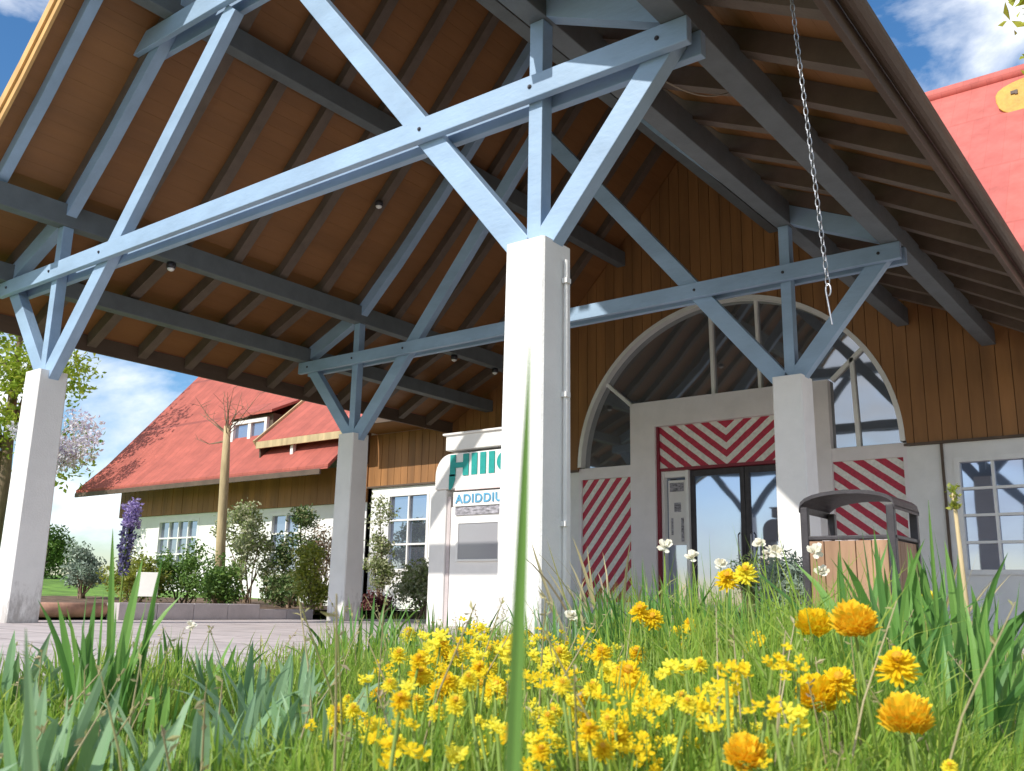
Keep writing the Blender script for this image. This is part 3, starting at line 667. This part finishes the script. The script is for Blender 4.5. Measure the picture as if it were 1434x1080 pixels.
tree('round_bush', 'dense dark green bush on the lawn beyond the far left post', (-17.7, 7.6, .55), 1.7, (.55, .5, .65), .75, 16, .3, 3600, .09, 'tree_mid', 'bush', .05)
# near tree whose leaves reach into the top right corner
ct = at(1560, 20, 6.5)
tree('corner_tree', 'green leaf tips of a tree at the top right corner', (ct.x+.15, ct.y, 0), ct.z+.9, (.62, .6, .7), ct.z, 16, .42, 2200, .11, 'tree_lime', trunk_r=.07)
# pruned pale trunk with bare twigs
t = thing('pruned_tree', 'pale bare tree trunk with thin leafless twigs in front of the red roof', 'tree', (-7.55, 5.5, .1))
tk = MB(); tk.tube([(-7.58, 5.55, .05), (-7.5, 5.42, 1.2), (-7.42, 5.32, 2.4), (-7.36, 5.25, 3.12)], [.095, .08, .075, .055], 12); tk.build('trunk', 'palewood', t, smooth=True)
tw = MB()
for i in range(15):
    s = Vector((-7.37, 5.26, 2.85+random.random()*.25)); a = random.uniform(0, 2*PI); l = random.uniform(.3, .95)
    e_ = s+Vector((math.cos(a)*l*.9, math.sin(a)*l*.5, random.uniform(.05, .75))); md = s.lerp(e_, .5)+Vector((random.uniform(-.06, .06), 0, random.uniform(-.08, .05)))
    tw.tube([s, md, e_], [.022 if i < 4 else .010, .008, .0025], 5)
    for q in range(3):
        f_ = md.lerp(e_, random.random()); tw.tube([f_, f_+Vector((random.uniform(-.2, .2), random.uniform(-.2, .2), random.uniform(.02, .2)))], [.005, .002], 4)
tw.build('twigs', 'bark', t)
def shrub(name, label, base, rad, h, nleaf, size, m, nb=12, stems=7, rr=.24, bark='bark', w=.5, cat='shrub', group=None):
    nleaf = int(nleaf*1.25); size *= 1.1; rr *= 1.25
    base = Vector(base); t = thing(name, label, cat, base, group)
    bl = blobs_in((base.x, base.y, base.z+h*.55), (rad*.8, rad*.8, h*.42), nb, rr)
    st = MB()
    for i in range(stems):
        c = Vector(bl[i % len(bl)][0]); st.tube([base+Vector((random.uniform(-.08, .08), random.uniform(-.08, .08), -.03)), base.lerp(c, .5)+Vector((random.uniform(-.05, .05),)*3), c], [.018, .012, .004], 5)
    st.build('stems', bark, t)
    f = MB(); crown(f, bl, nleaf, size, w, .3); f.build('foliage', m, t)
    return t
shrub('variegated_shrub', 'round pale green variegated shrub against the white wall right of the bare trunk', (-7.75, 6.2, .12), .66, 1.72, 3400, .065, 'shrub_pale', 22, rr=.2)
shrub('column_shrub', 'tall dark green columnar shrub between the pale round shrub and the bare one', (-7.15, 6.8, .12), .42, 1.8, 2600, .06, 'shrub_dark', 18, rr=.18)
shrub('bare_shrub', 'thin brown pinkish half bare shrub beside the back left post', (-6.6, 6.95, .12), .40, 1.72, 1500, .05, 'shrub_brown', 16, 14, rr=.18)
shrub('lime_shrub', 'bright yellow green upright shrub in front of the back left post', (-3.88, 4.35, .1), .28, .92, 2600, .05, 'shrub_lime', 14, rr=.15)
shrub('wall_climber', 'variegated climbing shrub right of the back left post by the white window', (-4.95, 6.7, .1), .2, 1.85, 1900, .055, 'shrub_pale', 16, rr=.15)
shrub('flowering_shrub', 'loose grey green shrub with creamy flowers beside the white kiosk', (-3.6, 6.3, 0), .62, .95, 2600, .06, 'shrub_pale', 18, rr=.2)
shrub('red_shrub', 'low dark red leaved shrub at the foot of the flowering shrub', (-4.35, 6.0, 0), .3, .34, 900, .05, 'shrub_red', 8, rr=.12)
shrub('window_shrub', 'feathery green shrub under the left house window', (-7.15, 4.55, .1), .7, .95, 2600, .06, 'tree_mid', 18, rr=.2)
shrub('feathery_shrub', 'thin greyish feathery shrub nearest the dark downpipe of the left house', (-8.45, 3.6, .12), .34, .92, 1700, .06, 'silver', 14, 12, rr=.16)
shrub('green_shrub', 'fresh green low shrub between the feathery shrub and the white board', (-7.15, 3.7, .12), .50, .75, 2000, .06, 'shrub_lime', 14, rr=.18)
shrub('low_shrub', 'low mid green shrub right of the small white board', (-5.9, 4.3, .12), .45, .55, 2000, .055, 'tree_mid', 14, rr=.18)
shrub('edge_shrub', 'olive green low shrub behind the right end of the block wall', (-5.0, 4.9, .12), .5, .5, 2000, .055, 'shrub_dark', 14, rr=.17)
# tall purple flower before the house
b0 = Vector((-6.05, 2.85, .12)); t = thing('purple_delphinium', 'tall purple and dark blue flower spike in front of the left house', 'flower', b0)
s = MB(); s.tube([b0, b0+Vector((0, 0, .8)), b0+Vector((.04, 0, 1.4))], [.014, .011, .006], 6)
for i in range(5): s.tube([b0+Vector((0, 0, .5+i*.12)), b0+Vector((random.uniform(-.14, .14), random.uniform(-.1, .1), .62+i*.13))], [.006, .003], 4)
s.build('stem', 'stem', t)
f = MB(); crown(f, [((b0.x+.05, b0.y, 1.43), (.14, .14, .15)), ((b0.x+.06, b0.y, 1.26), (.12, .12, .1))], 420, .055, .7); f.build('upper_florets', 'purple', t)
f = MB(); crown(f, [((b0.x+.02, b0.y, 1.08), (.15, .14, .15)), ((b0.x, b0.y, .88), (.12, .12, .16)), ((b0.x-.02, b0.y, .68), (.08, .08, .16))], 420, .055, .7); f.build('lower_florets', 'indigo', t)
shrub('silver_bush', 'silvery grey green bush left of the litter bin', (3.55, 2.45, 0), .22, .62, 2600, .045, 'silver', 16, 12, rr=.13, w=.3)
shrub('dome_bush', 'small dark green dome bush in front of the entrance door', (2.05, 5.2, .0), .18, .86, 1700, .035, 'shrub_dark', 10, rr=.14, w=.3)
t = thing('planter', 'dark green planter with silvery pole in front of the right back post', 'planter', (2.55, 5.0, 0))
m = MB(); m.lathe((2.55, 5.0, 0), [(.16, 0), (.2, .3), (.235, .62), (.25, .63), (.25, .68), (.22, .68), (.2, .6)], 20); m.build('pot', 'planter', t, smooth=True)
m = MB(); m.tube([(2.62, 5.05, .6), (2.60, 5.05, 1.9)], [.03, .024], 8); m.build('pole', 'kiosk', t)
f = MB(); crown(f, [((2.5, 4.95, .78), (.2, .2, .1))], 260, .06, .6); f.build('white_blossom', 'petalwhite', t)

# ================================================================== FOREGROUND BED
def depth_px(p):
    v = Vector(p)-CAM; d = v.dot(Fw); return (717+FPX*v.dot(R2)/d, 540-FPX*v.dot(U2)/d, d) if d > .05 else (0, 0, -1)
# --- the turf: nobody could count it
gr = MB(); rnd = random.Random(3); cnt = 0
def grass_h(px, d):
    h = .17
    if px < 440: h = .15
    if 840 < px < 1300: h = .26 if d < 2 else .33
    if d > 3.2: h *= 1.0
    return h
while cnt < 38000:
    d = .75*(8.2/.75)**rnd.random(); px = rnd.uniform(-80, 1520)
    v = Fw + R2*((px-717)/FPX); v.z = 0; v.normalize()
    x, y = CAM.x+v.x*d/ max(.5, v.dot(Vector((Fw.x, Fw.y, 0)).normalized())), CAM.y+v.y*d/max(.5, v.dot(Vector((Fw.x, Fw.y, 0)).normalized()))
    if not in_bed(x, y): continue
    cnt += 1
    clump = .75+.5*math.sin(x*5.1+1.3*math.sin(y*4.3))*math.sin(y*4.7+x)
    h = grass_h(px, d)*rnd.uniform(.45, 1.25)*max(.45, clump)
    if d < 1.5: h *= .55+.3*max(0, d-.75)
    if px > 1180 and d < 2.3: h *= .75
    if px > 1330: h *= .75
    gr.blade((x, y, .01), h, rnd.uniform(.0022, .0062)*(1+.12*d), (rnd.uniform(0, 2*PI), rnd.uniform(0, .3)), rnd.gauss(0, .45), 4, yaw=rnd.uniform(0, PI))
gr.build('grass', 'grass', kind='stuff', label='long green grass filling the flower bed', cat='grass')
ds = MB(); cnt = 0
while cnt < 230:
    d = 1.0*(6/1.0)**rnd.random(); px = rnd.uniform(0, 1434); p = at(px, 900, d)
    if not in_bed(p.x, p.y): continue
    cnt += 1; h = rnd.uniform(.12, .30) if px > 440 else rnd.uniform(.1, .2); a = rnd.uniform(0, 2*PI); l = rnd.uniform(.05, .6)*h
    b = Vector((p.x, p.y, 0)); q = b+Vector((math.cos(a)*l, math.sin(a)*l, h)); md = b.lerp(q, .5)+Vector((0, 0, .1*h))
    ds.tube([b, md, q], [.0018, .0014, .0008], 4)
    for w_ in range(rnd.randint(2, 6)): ds.leaf(md.lerp(q, rnd.uniform(.5, 1)), .014, w=.4)
ds.build('dry_stalks', 'dryleaf', kind='stuff', label='thin pale dry stalks among the green grass', cat='dry stalks')
# --- leafy clumps
def clump(name, label, base, n, h, w, m='iris', spread=.06, lean=.22, bend=.25, cat='plant', group=None, cone=None):
    base = Vector((base[0], base[1], .0)); t = MB()
    for i in range(n):
        a = random.uniform(0, 2*PI); r = spread*math.sqrt(random.random())
        t.blade(base+Vector((math.cos(a)*r, math.sin(a)*r, 0)), h*random.uniform(.55, 1.0), w*random.uniform(.7, 1.2), (a, random.uniform(0, lean)), random.gauss(.05, bend), 6, yaw=random.uniform(0, PI))
    o = t.build(name, m, loc=base, label=label, cat=cat, group=group); return o
def gp(px, d, y=900):
    p = at(px, y, d); return p
clump('iris_clump', 'tall broad green sword leaves right of the litter bin', gp(1285, 2.0), 60, .50, .030, spread=.14, lean=.2)
clump('iris_clump', 'fan of green sword leaves at the lower right beside the bare soil', gp(1325, 1.75), 44, .36, .022, spread=.12, lean=.3)
clump('iris_clump', 'bunch of blue green sword leaves below the litter bin', gp(1225, 3.2), 40, .38, .022, 'iris', .16, .28)
clump('iris_clump', 'upright green sword leaves at the far left in front of the low wall', gp(152, 1.75), 22, .37, .024, spread=.05, lean=.12, bend=.12)
clump('iris_clump', 'broad arching green leaves at the lower left corner', gp(60, 1.2), 24, .22, .024, 'bluegreen', .09, .4, .4)
clump('iris_clump', 'grey green arching leaves left of the yellow flower mass', gp(420, 1.6), 26, .24, .022, 'bluegreen', .12, .45, .5)
clump('iris_clump', 'short upright leaves in front of the back left post', gp(500, 3.0), 30, .34, .018, 'iris', .12, .25)
clump('iris_clump', 'leaf tuft with dark seed heads in front of the low wall', gp(290, 2.3), 26, .25, .02, 'iris', .10, .35)
clump('iris_clump', 'short broad leaves between the far left blade and the grey arching leaves', gp(225, 1.7), 22, .22, .022, 'iris', .10, .35)
for px, d, h, lb in ((105, 1.05, .17, 'blue green broad leaves low in the lower left corner, right of the corner plant'), (300, 1.25, .19, 'grey green broad leaves on the lower left below the low wall'), (375, 1.9, .22, 'grey green arching leaves beneath the right end of the low wall'), (470, 1.3, .18, 'grey green leaves at the left rim of the yellow flowers, near the bottom'), (20, 1.9, .24, 'grey green leaves at the left edge in front of the far left post')):
    clump('broad_leaf_clump', lb, gp(px, d), 26, h, .026, 'bluegreen', .10, .45, .4)
for i, (px, d, h, lb) in enumerate(((610, 3.4, .30, 'narrow leaf clump below the white kiosk'), (790, 3.6, .34, 'blue green leaf clump at the foot of the middle post'), (850, 3.4, .38, 'leaf clump below the left striped panel'), (905, 3.2, .42, 'tall leaf clump below the left side of the entrance door'),
                                   (960, 3.1, .44, 'tall leaf clump below the middle of the entrance door'), (1010, 3.0, .42, 'leaf clump behind the high yellow double flower'), (1065, 3.2, .38, 'leaf clump below the right back post'), (1165, 3.4, .30, 'leaf clump in front of the litter bin'), (1400, 3.0, .30, 'leaf clump under the right window'))):
    clump('daffodil_leaves', lb, gp(px, d), 60, h, .014, 'bluegreen' if i == 1 else 'iris', .17, .22, .22)
clump('pale_leaves', 'pale dry leaves crossing the foot of the left striped panel', gp(866, 4.3), 34, .62, .022, 'dryleaf', .2, .6, .3)
clump('pale_leaves', 'pale dry leaves in front of the right striped panel', gp(1268, 4.5), 26, .62, .022, 'dryleaf', .18, .6, .3)
# single blades close to the lens
def near_blade(px0, y0, px1, y1, d, w, label, m='iris', nm='tall_blade'):
    top = at(px0, y0, d); low = at(px1, y1, d); dirn = (low-top)/(top.z-low.z); base = low+dirn*(low.z-0.0)
    t = MB(); n = 10; side = R2
    for i in range(n+1): pass
    rows = []
    for i in range(n+1):
        s = i/n; p = base.lerp(top, s); ww = w*(1-s**4)*.5+.0003; rows.append((p-side*ww, p+Fw*ww*.35, p+side*ww))
    t.strip([r[0] for r in rows], [r[1] for r in rows]); t.strip([r[1] for r in rows], [r[2] for r in rows])
    t.build(nm, m, loc=base, label=label, cat='grass blade')
near_blade(742, 482, 718, 1080, .36, .0064, 'single tall soft green blade rising in front of the middle white post')
near_blade(36, 880, 44, 1080, .55, .011, 'pale soft blade at the far left edge', 'bluegreen')
near_blade(1300, 700, 1322, 1000, 1.9, .011, 'long pale pointed leaf standing in the right iris clump')
near_blade(158, 740, 150, 1080, 1.9, .015, 'longest pointed blade of the far left clump')

# --- flowers
def petal_ring(m, n, r, w, tilt, z, c=(0, 0, 0), jit=.12):
    for i in range(n):
        a = 2*PI*(i+random.uniform(-.3, .3))/n; tl = tilt+random.gauss(0, jit); q = r*random.uniform(.85, 1.12)
        d = Vector((math.cos(a)*math.cos(tl), math.sin(a)*math.cos(tl), math.sin(tl))); s = Vector((-math.sin(a), math.cos(a), 0)); nn = d.cross(s)
        b = Vector(c)+Vector((0, 0, z))
        m.add([b, b+d*q*.55+s*w*.5+nn*-.12*q, b+d*q*.95+s*w*.32, b+d*q-nn*.05*q, b+d*q*.95-s*w*.32, b+d*q*.55-s*w*.5+nn*-.12*q], [(0, 1, 2, 3), (0, 3, 4, 5)])
def mesh_of(m, name, mt):
    me = bpy.data.meshes.new(name); me.from_pydata(m.v, [], m.f); me.update(); me.materials.append(M[mt]); return me
def pompon(mt, r=.027):
    m = MB()
    for k in range(5): petal_ring(m, 22-3*k, r*(1-.11*k), .0062, -.2+.25*k, .003*k, jit=.2)
    return mesh_of(m, 'petals', mt)
def cup(mt, r=.024):
    m = MB()
    for k in range(3):
        n = 6+k
        for i in range(n):
            a = 2*PI*(i+.5*k)/n+random.uniform(-.1, .1); rr = r*(1-.16*k)
            rows = []
            for j in range(6):
                t = j/5; rad = rr*math.sin(PI*(.12+.62*t))*1.02; z = -.012+.046*t; wd = .020*math.sin(PI*(.15+.72*t))
                c_ = Vector((math.cos(a)*rad, math.sin(a)*rad, z)); s_ = Vector((-math.sin(a), math.cos(a), 0))
                rows.append((c_-s_*wd*.6-Vector((math.cos(a), math.sin(a), 0))*wd*.15, c_, c_+s_*wd*.6-Vector((math.cos(a), math.sin(a), 0))*wd*.15))
            m.v += []
            k0 = len(m.v); m.v += [tuple(v) for rw in rows for v in rw]
            for j in range(5):
                q = k0+3*j; m.f += [(q, q+1, q+4, q+3), (q+1, q+2, q+5, q+4)]
    return mesh_of(m, 'petals', mt)
def ball(mt, r=.024):
    m = MB(); n = 150
    for i in range(n):
        z = 1-1.75*(i+.5)/n; a = i*2.39996; q = math.sqrt(1-z*z); d = Vector((q*math.cos(a), q*math.sin(a), z*.86+.1)); o = d*r*random.uniform(.5, .62)
        u = (Vector((0, 0, 1))-d*d.z*.6+d*.55).normalized(); u = (d*.55+Vector((0, 0, .75)) + Vector((random.gauss(0, .2), random.gauss(0, .2), random.gauss(0, .15)))).normalized()
        sd = u.cross(d).normalized() if u.cross(d).length > .01 else Vector((1, 0, 0)); l = r*random.uniform(.5, .72); w = r*.26
        o2 = o+d*r*.3
        m.add([o, o2+sd*w+u*l*.3, o2+u*l*.95+sd*w*.5, o2+u*l+d*.002, o2+u*l*.95-sd*w*.5, o2-sd*w+u*l*.3], [(0, 1, 2, 3), (0, 3, 4, 5)])
    return mesh_of(m, 'petals', mt)
def loose(mt, r=.022):
    m = MB()
    for k in range(2): petal_ring(m, 6, r*(1-.2*k), .017, .15+.6*k, 0, (0, 0, 0), .35)
    return mesh_of(m, 'petals', mt)
def umbel(mt, nb=7):
    m = MB()
    for i in range(nb):
        c = Vector((random.gauss(0, .013), random.gauss(0, .013), random.gauss(0, .008)))
        petal_ring(m, 6, .0115, .0068, .25, 0, c, .35)
    return mesh_of(m, 'petals', mt)
def centre_mesh(r):
    m = MB(); m.lathe((0, 0, .002), [(r, 0), (r*1.05, r*.5), (r*.6, r*.95), (.0005, r*1.1)], 10); return mesh_of(m, 'flower_centre', 'centre')
POM = [pompon(c) for c in ('yellow', 'lemon', 'yellow')]; CUP = [ball('orange'), ball('orange'), ball('yellow')]; UMB = [umbel(c, n) for c, n in (('yellow', 7), ('lemon', 6), ('yellow', 9), ('lemon', 8))]
WHT = [loose('petalwhite', .02), loose('petalwhite', .022), loose('petalwhite', .024)]; CEN = centre_mesh(.007)
def flower(name, label, head, meshes, sc=1., tilt=.5, group=None, centre=True, cat='flower', face=None):
    """a stem from the ground up to `head`, petals and a centre on top; one Empty at the foot carries all"""
    head = Vector(head); a = random.uniform(0, 2*PI); off = (head.z)*random.uniform(.05, .25)
    base = Vector((head.x+math.cos(a)*off, head.y+math.sin(a)*off, .0))
    t = thing(name, label, cat, base, group)
    st = MB(); q1 = base.lerp(head, .5)+Vector((random.uniform(-.01, .01), random.uniform(-.01, .01), .03*head.z)); st.tube([base, q1, head-Vector((0, 0, .004))], [.0028*sc**.5, .0024, .0019], 5); st.build('stem', 'stem', t, smooth=True)
    rot = Matrix.Rotation(random.uniform(0, 2*PI), 4, 'Z')
    to_cam = (CAM-head).normalized(); ax = Vector((0, 0, 1)).cross(to_cam).normalized()
    M_ = Matrix.Rotation(tilt+random.uniform(-.25, .25), 4, ax) @ rot
    pm = random.choice(meshes); po = bpy.data.objects.new('petals', pm); COL.objects.link(po); po.parent = t
    po.matrix_local = Matrix.Translation(head-base) @ M_ @ Matrix.Scale(sc, 4)
    if centre:
        co = bpy.data.objects.new('flower_centre', CEN); COL.objects.link(co); co.parent = t; co.matrix_local = Matrix.Translation(head-base) @ M_ @ Matrix.Translation((0, 0, .012*sc)) @ Matrix.Scale(sc, 4)
    return t
BIG = [  # photo x, y, width in px, kind, label
 (1018, 812, 38, 'p', 'high yellow double flower in front of the entrance, left half of the pair'), (1044, 806, 40, 'p', 'high yellow double flower in front of the entrance, right half of the pair'),
 (1140, 882, 44, 'c', 'yellow orange cup flower below the litter bin, left of two'), (1197, 880, 54, 'c', 'large orange cup flower below the litter bin, right of two'),
 (1270, 1014, 62, 'c', 'large round orange flower low on the right'), (1043, 1064, 50, 'c', 'round orange flower cut by the bottom edge right of centre'),
 (1258, 936, 66, 'p', 'wide flat yellow flower above the large round orange one'), (1175, 957, 56, 'p', 'broad yellow flower behind a drooping orange one on the right'), (1144, 980, 50, 'c', 'drooping yellow orange flower beside a withered petal'),
 (896, 858, 34, 'p', 'orange yellow flower high left of the green turf, upper'), (914, 868, 34, 'p', 'orange yellow flower high left of the green turf, lower of the touching two'),
 (1302, 843, 34, 'p', 'small yellow flower level with the foot of the white wall'), (1357, 934, 27, 'p', 'small lemon flower among the iris leaves at the right'), (1017, 921, 30, 'p', 'starry yellow flower on a thin stem below the high double one'),
 (1093, 929, 22, 'p', 'tiny round orange yellow flower in the open grass'), (966, 876, 24, 'p', 'small ragged yellow flower right of the orange pair'), (1060, 900, 22, 'u', 'pale lemon flower tuft in the grass left of the bin'),
 (880, 950, 56, 'p', 'shaggy orange yellow flower at the right edge of the flower mass'), (845, 935, 44, 'u', 'yellow flower cluster touching the shaggy orange one'), (995, 1012, 56, 'u', 'wide yellow cluster in the lower middle of the grass, left part'), (1012, 995, 50, 'u', 'wide yellow cluster in the lower middle of the grass, upper part'), (935, 985, 24, 'p', 'lone yellow flower left of the wide yellow cluster'),
 (862, 1035, 54, 'p', 'ragged orange flower low right of the tall soft blade'), (695, 965, 42, 'p', 'large deep yellow flower left of the tall soft blade'), (615, 970, 40, 'p', 'large yellow flower in the left part of the flower mass'), (533, 938, 26, 'u', 'yellow tuft on the left rim of the flower mass'),
 (472, 1000, 38, 'p', 'leftmost larger yellow flower by the grey green leaves'), (487, 980, 18, 'p', 'little yellow flower touching the leftmost larger one'), (438, 1018, 20, 'u', 'small yellow green flower left of the leftmost larger one'), (775, 998, 32, 'p', 'yellow flower just right of the tall soft blade'), (740, 1042, 46, 'u', 'dense yellow cluster at the foot of the tall soft blade'), (553, 1066, 66, 'u', 'broad bright yellow cluster on the bottom edge left of centre'),
 (815, 978, 28, 'p', 'ragged orange yellow flower between the mass and the wide cluster'), (1092, 1000, 18, 'u', 'tiny lemon tuft in the middle right grass'), (1072, 1072, 20, 'u', 'tiny lemon tuft at the bottom edge by the orange flower'), (1330, 1075, 26, 'p', 'yellow orange flower cut by the bottom edge far right'), (670, 895, 30, 'u', 'upper yellow cluster below the white kiosk'), (710, 915, 20, 'p', 'round yellow flower left of the tall blade, upper')]
for x, y, wpx, kd, lb in BIG:
    base_w = {'p': .056, 'c': .05, 'u': .05}[kd]
    d = max(1.0, min(2.6, base_w*FPX/wpx)); sc = 1
    p = at(x, y, d)
    if p.z < .135: d = max(.72, d*(.28-.135)/max(.01, .28-p.z)); p = at(x, y, d)
    sc = wpx*d/FPX/base_w
    if kd == 'c': m_ = [CUP[2]] if x in (1140, 1144) else CUP[:2]
    else: m_ = {'p': POM, 'u': UMB}[kd]
    flower({'p': 'yellow_flower', 'c': 'cup_flower', 'u': 'flower_cluster'}[kd], lb, p, m_, sc, .75 if kd == 'p' else (.25 if kd == 'c' else .6), centre=kd == 'p')
k_ = 0; rnd = random.Random(11)
while k_ < 150:
    x = rnd.gauss(735, 165); y = 868+214*rnd.random()**.9
    if not (440 < x < 1130) or x < 440+60*(1080-y)/150: continue
    z = rnd.uniform(.10, .21); d = FPX*(.28-z)/(y-846); p = at(x, y, d)
    if d > 4.6 or d < .85: continue
    if p.z < .05 or p.z > .33 or not in_bed(p.x, p.y): continue
    u = rnd.random() < .62; wp = rnd.uniform(20, 40)*(1.2 if u else .9); sc = min(1.25, max(.4, wp*d/FPX/.05))
    flower('small_yellow_flower', 'small yellow flower in the dense yellow mass left of and below the middle post', p, UMB if u else POM, sc, .6, 'small yellow flowers massed in the bed', centre=not u)
    k_ += 1
k_ = 0
while k_ < 26:
    x = rnd.uniform(880, 1130); y = rnd.uniform(930, 1085); d = rnd.uniform(.95, 1.3); p = at(x, y, d)
    if p.z < .06: continue
    flower('small_yellow_flower', 'small yellow flower along the bottom edge right of the middle post', p, UMB, rnd.uniform(.45, .8), .6, 'small yellow flowers along the lower edge', centre=False); k_ += 1
WH = [(930, 765, 'white faded bloom left of the entrance door'), (1010, 790, 'creamy white bloom in front of the entrance door'), (1062, 762, 'broad white bloom before the right back post'), (1086, 772, 'white bloom beside the dark planter, lower of two'), (1142, 771, 'white drooping bloom at the left edge of the litter bin'), (1150, 800, 'pale withered bloom below the drooping white one'), (970, 780, 'creamy bloom with an orange tinge in front of the door'), (800, 862, 'white bloom at the foot of the middle post'), (268, 876, 'white bud above the leaf tuft before the low wall')]
for x, y, lb in WH:
    flower('white_flower', lb, at(x, y, 3.3), WHT, 1.35 if x != 268 else .8, .9, None, False)
# tall stem with a knotted bud at the right
top = at(1335, 690, 2.3); base = at(1352, 905, 2.3); base.z = 0
t = thing('seed_stalk', 'tall pale stalk with a yellow knotted bud before the right window', 'plant', base)
s = MB(); s.tube([base, base.lerp(top, .5)+Vector((.01, 0, 0)), top], [.007, .006, .0045], 7); s.build('stalk', 'palewood', t, smooth=True)
f = MB(); crown(f, [(tuple(top), (.014, .014, .02)), (tuple(top-Vector((0, 0, .03))), (.012, .012, .012))], 60, .016, .6); f.build('bud', 'shrub_lime', t)

# ================================================================== SKY, SUN, CAMERA
SUN = Vector((-.15, -1, .75)).normalized()
el = math.asin(SUN.z); rotz = math.atan2(SUN.x, SUN.y)
wd = bpy.data.worlds.new('World'); scene.world = wd; wd.use_nodes = True; nt = wd.node_tree
bg = nt.nodes['Background']; bg.inputs['Strength'].default_value = .14
sk = N(nt, 'ShaderNodeTexSky', sky_type='NISHITA', sun_disc=False, sun_elevation=el, sun_rotation=rotz, air_density=1.0, dust_density=.6, ozone_density=2.5)
tc = N(nt, 'ShaderNodeTexCoord'); mp = N(nt, 'ShaderNodeMapping'); mp.inputs['Scale'].default_value = (1, 1, 2.2); mp.inputs['Location'].default_value = (.35, .1, 0)
L(nt, tc.outputs['Generated'], mp.inputs[0])
n1 = N(nt, 'ShaderNodeTexNoise', i_Scale=2.6, i_Detail=9, i_Roughness=.56, i_Distortion=.3); L(nt, mp.outputs[0], n1.inputs['Vector'])
r = ramp(nt, [(.46, (0, 0, 0)), (.60, (1, 1, 1))]); L(nt, n1.outputs[0], r.inputs[0])
n2 = N(nt, 'ShaderNodeTexNoise', i_Scale=5, i_Detail=8); L(nt, mp.outputs[0], n2.inputs['Vector'])
r2 = ramp(nt, [(.3, (5.4, 5.8, 6.4)), (.7, (9.4, 9.5, 9.6))]); L(nt, n2.outputs[0], r2.inputs[0])
mx = N(nt, 'ShaderNodeMix', data_type='RGBA'); L(nt, r.outputs[0], mx.inputs[0]); hs = N(nt, 'ShaderNodeHueSaturation'); hs.inputs['Saturation'].default_value = 1.25; L(nt, sk.outputs[0], hs.inputs['Color']); L(nt, hs.outputs[0], mx.inputs[6]); L(nt, r2.outputs[0], mx.inputs[7])
L(nt, mx.outputs[2], bg.inputs['Color'])
sl = bpy.data.lights.new('sun', 'SUN'); sl.energy = 3.8; sl.angle = R(.5); sl.color = (1, .955, .88)
so = bpy.data.objects.new('sun', sl); COL.objects.link(so); so.rotation_euler = (-SUN).to_track_quat('-Z', 'Y').to_euler(); so.location = (0, -20, 20)

cd = bpy.data.cameras.new('camera'); cam = bpy.data.objects.new('camera', cd); COL.objects.link(cam)
cd.sensor_width = 36; cd.lens = FPX/1434*36; cd.clip_start = .05; cd.clip_end = 2000
mtx = Matrix((R2, U2, -Fw)).transposed().to_4x4(); mtx.translation = CAM; cam.matrix_world = mtx
cd.dof.use_dof = True; cd.dof.focus_distance = 6.5; cd.dof.aperture_fstop = 14
scene.camera = cam
vs_ = scene.view_settings; vs_.view_transform = 'Standard'; vs_.look = 'None'; vs_.gamma = 1; vs_.use_curve_mapping = False; vs_.exposure = .30
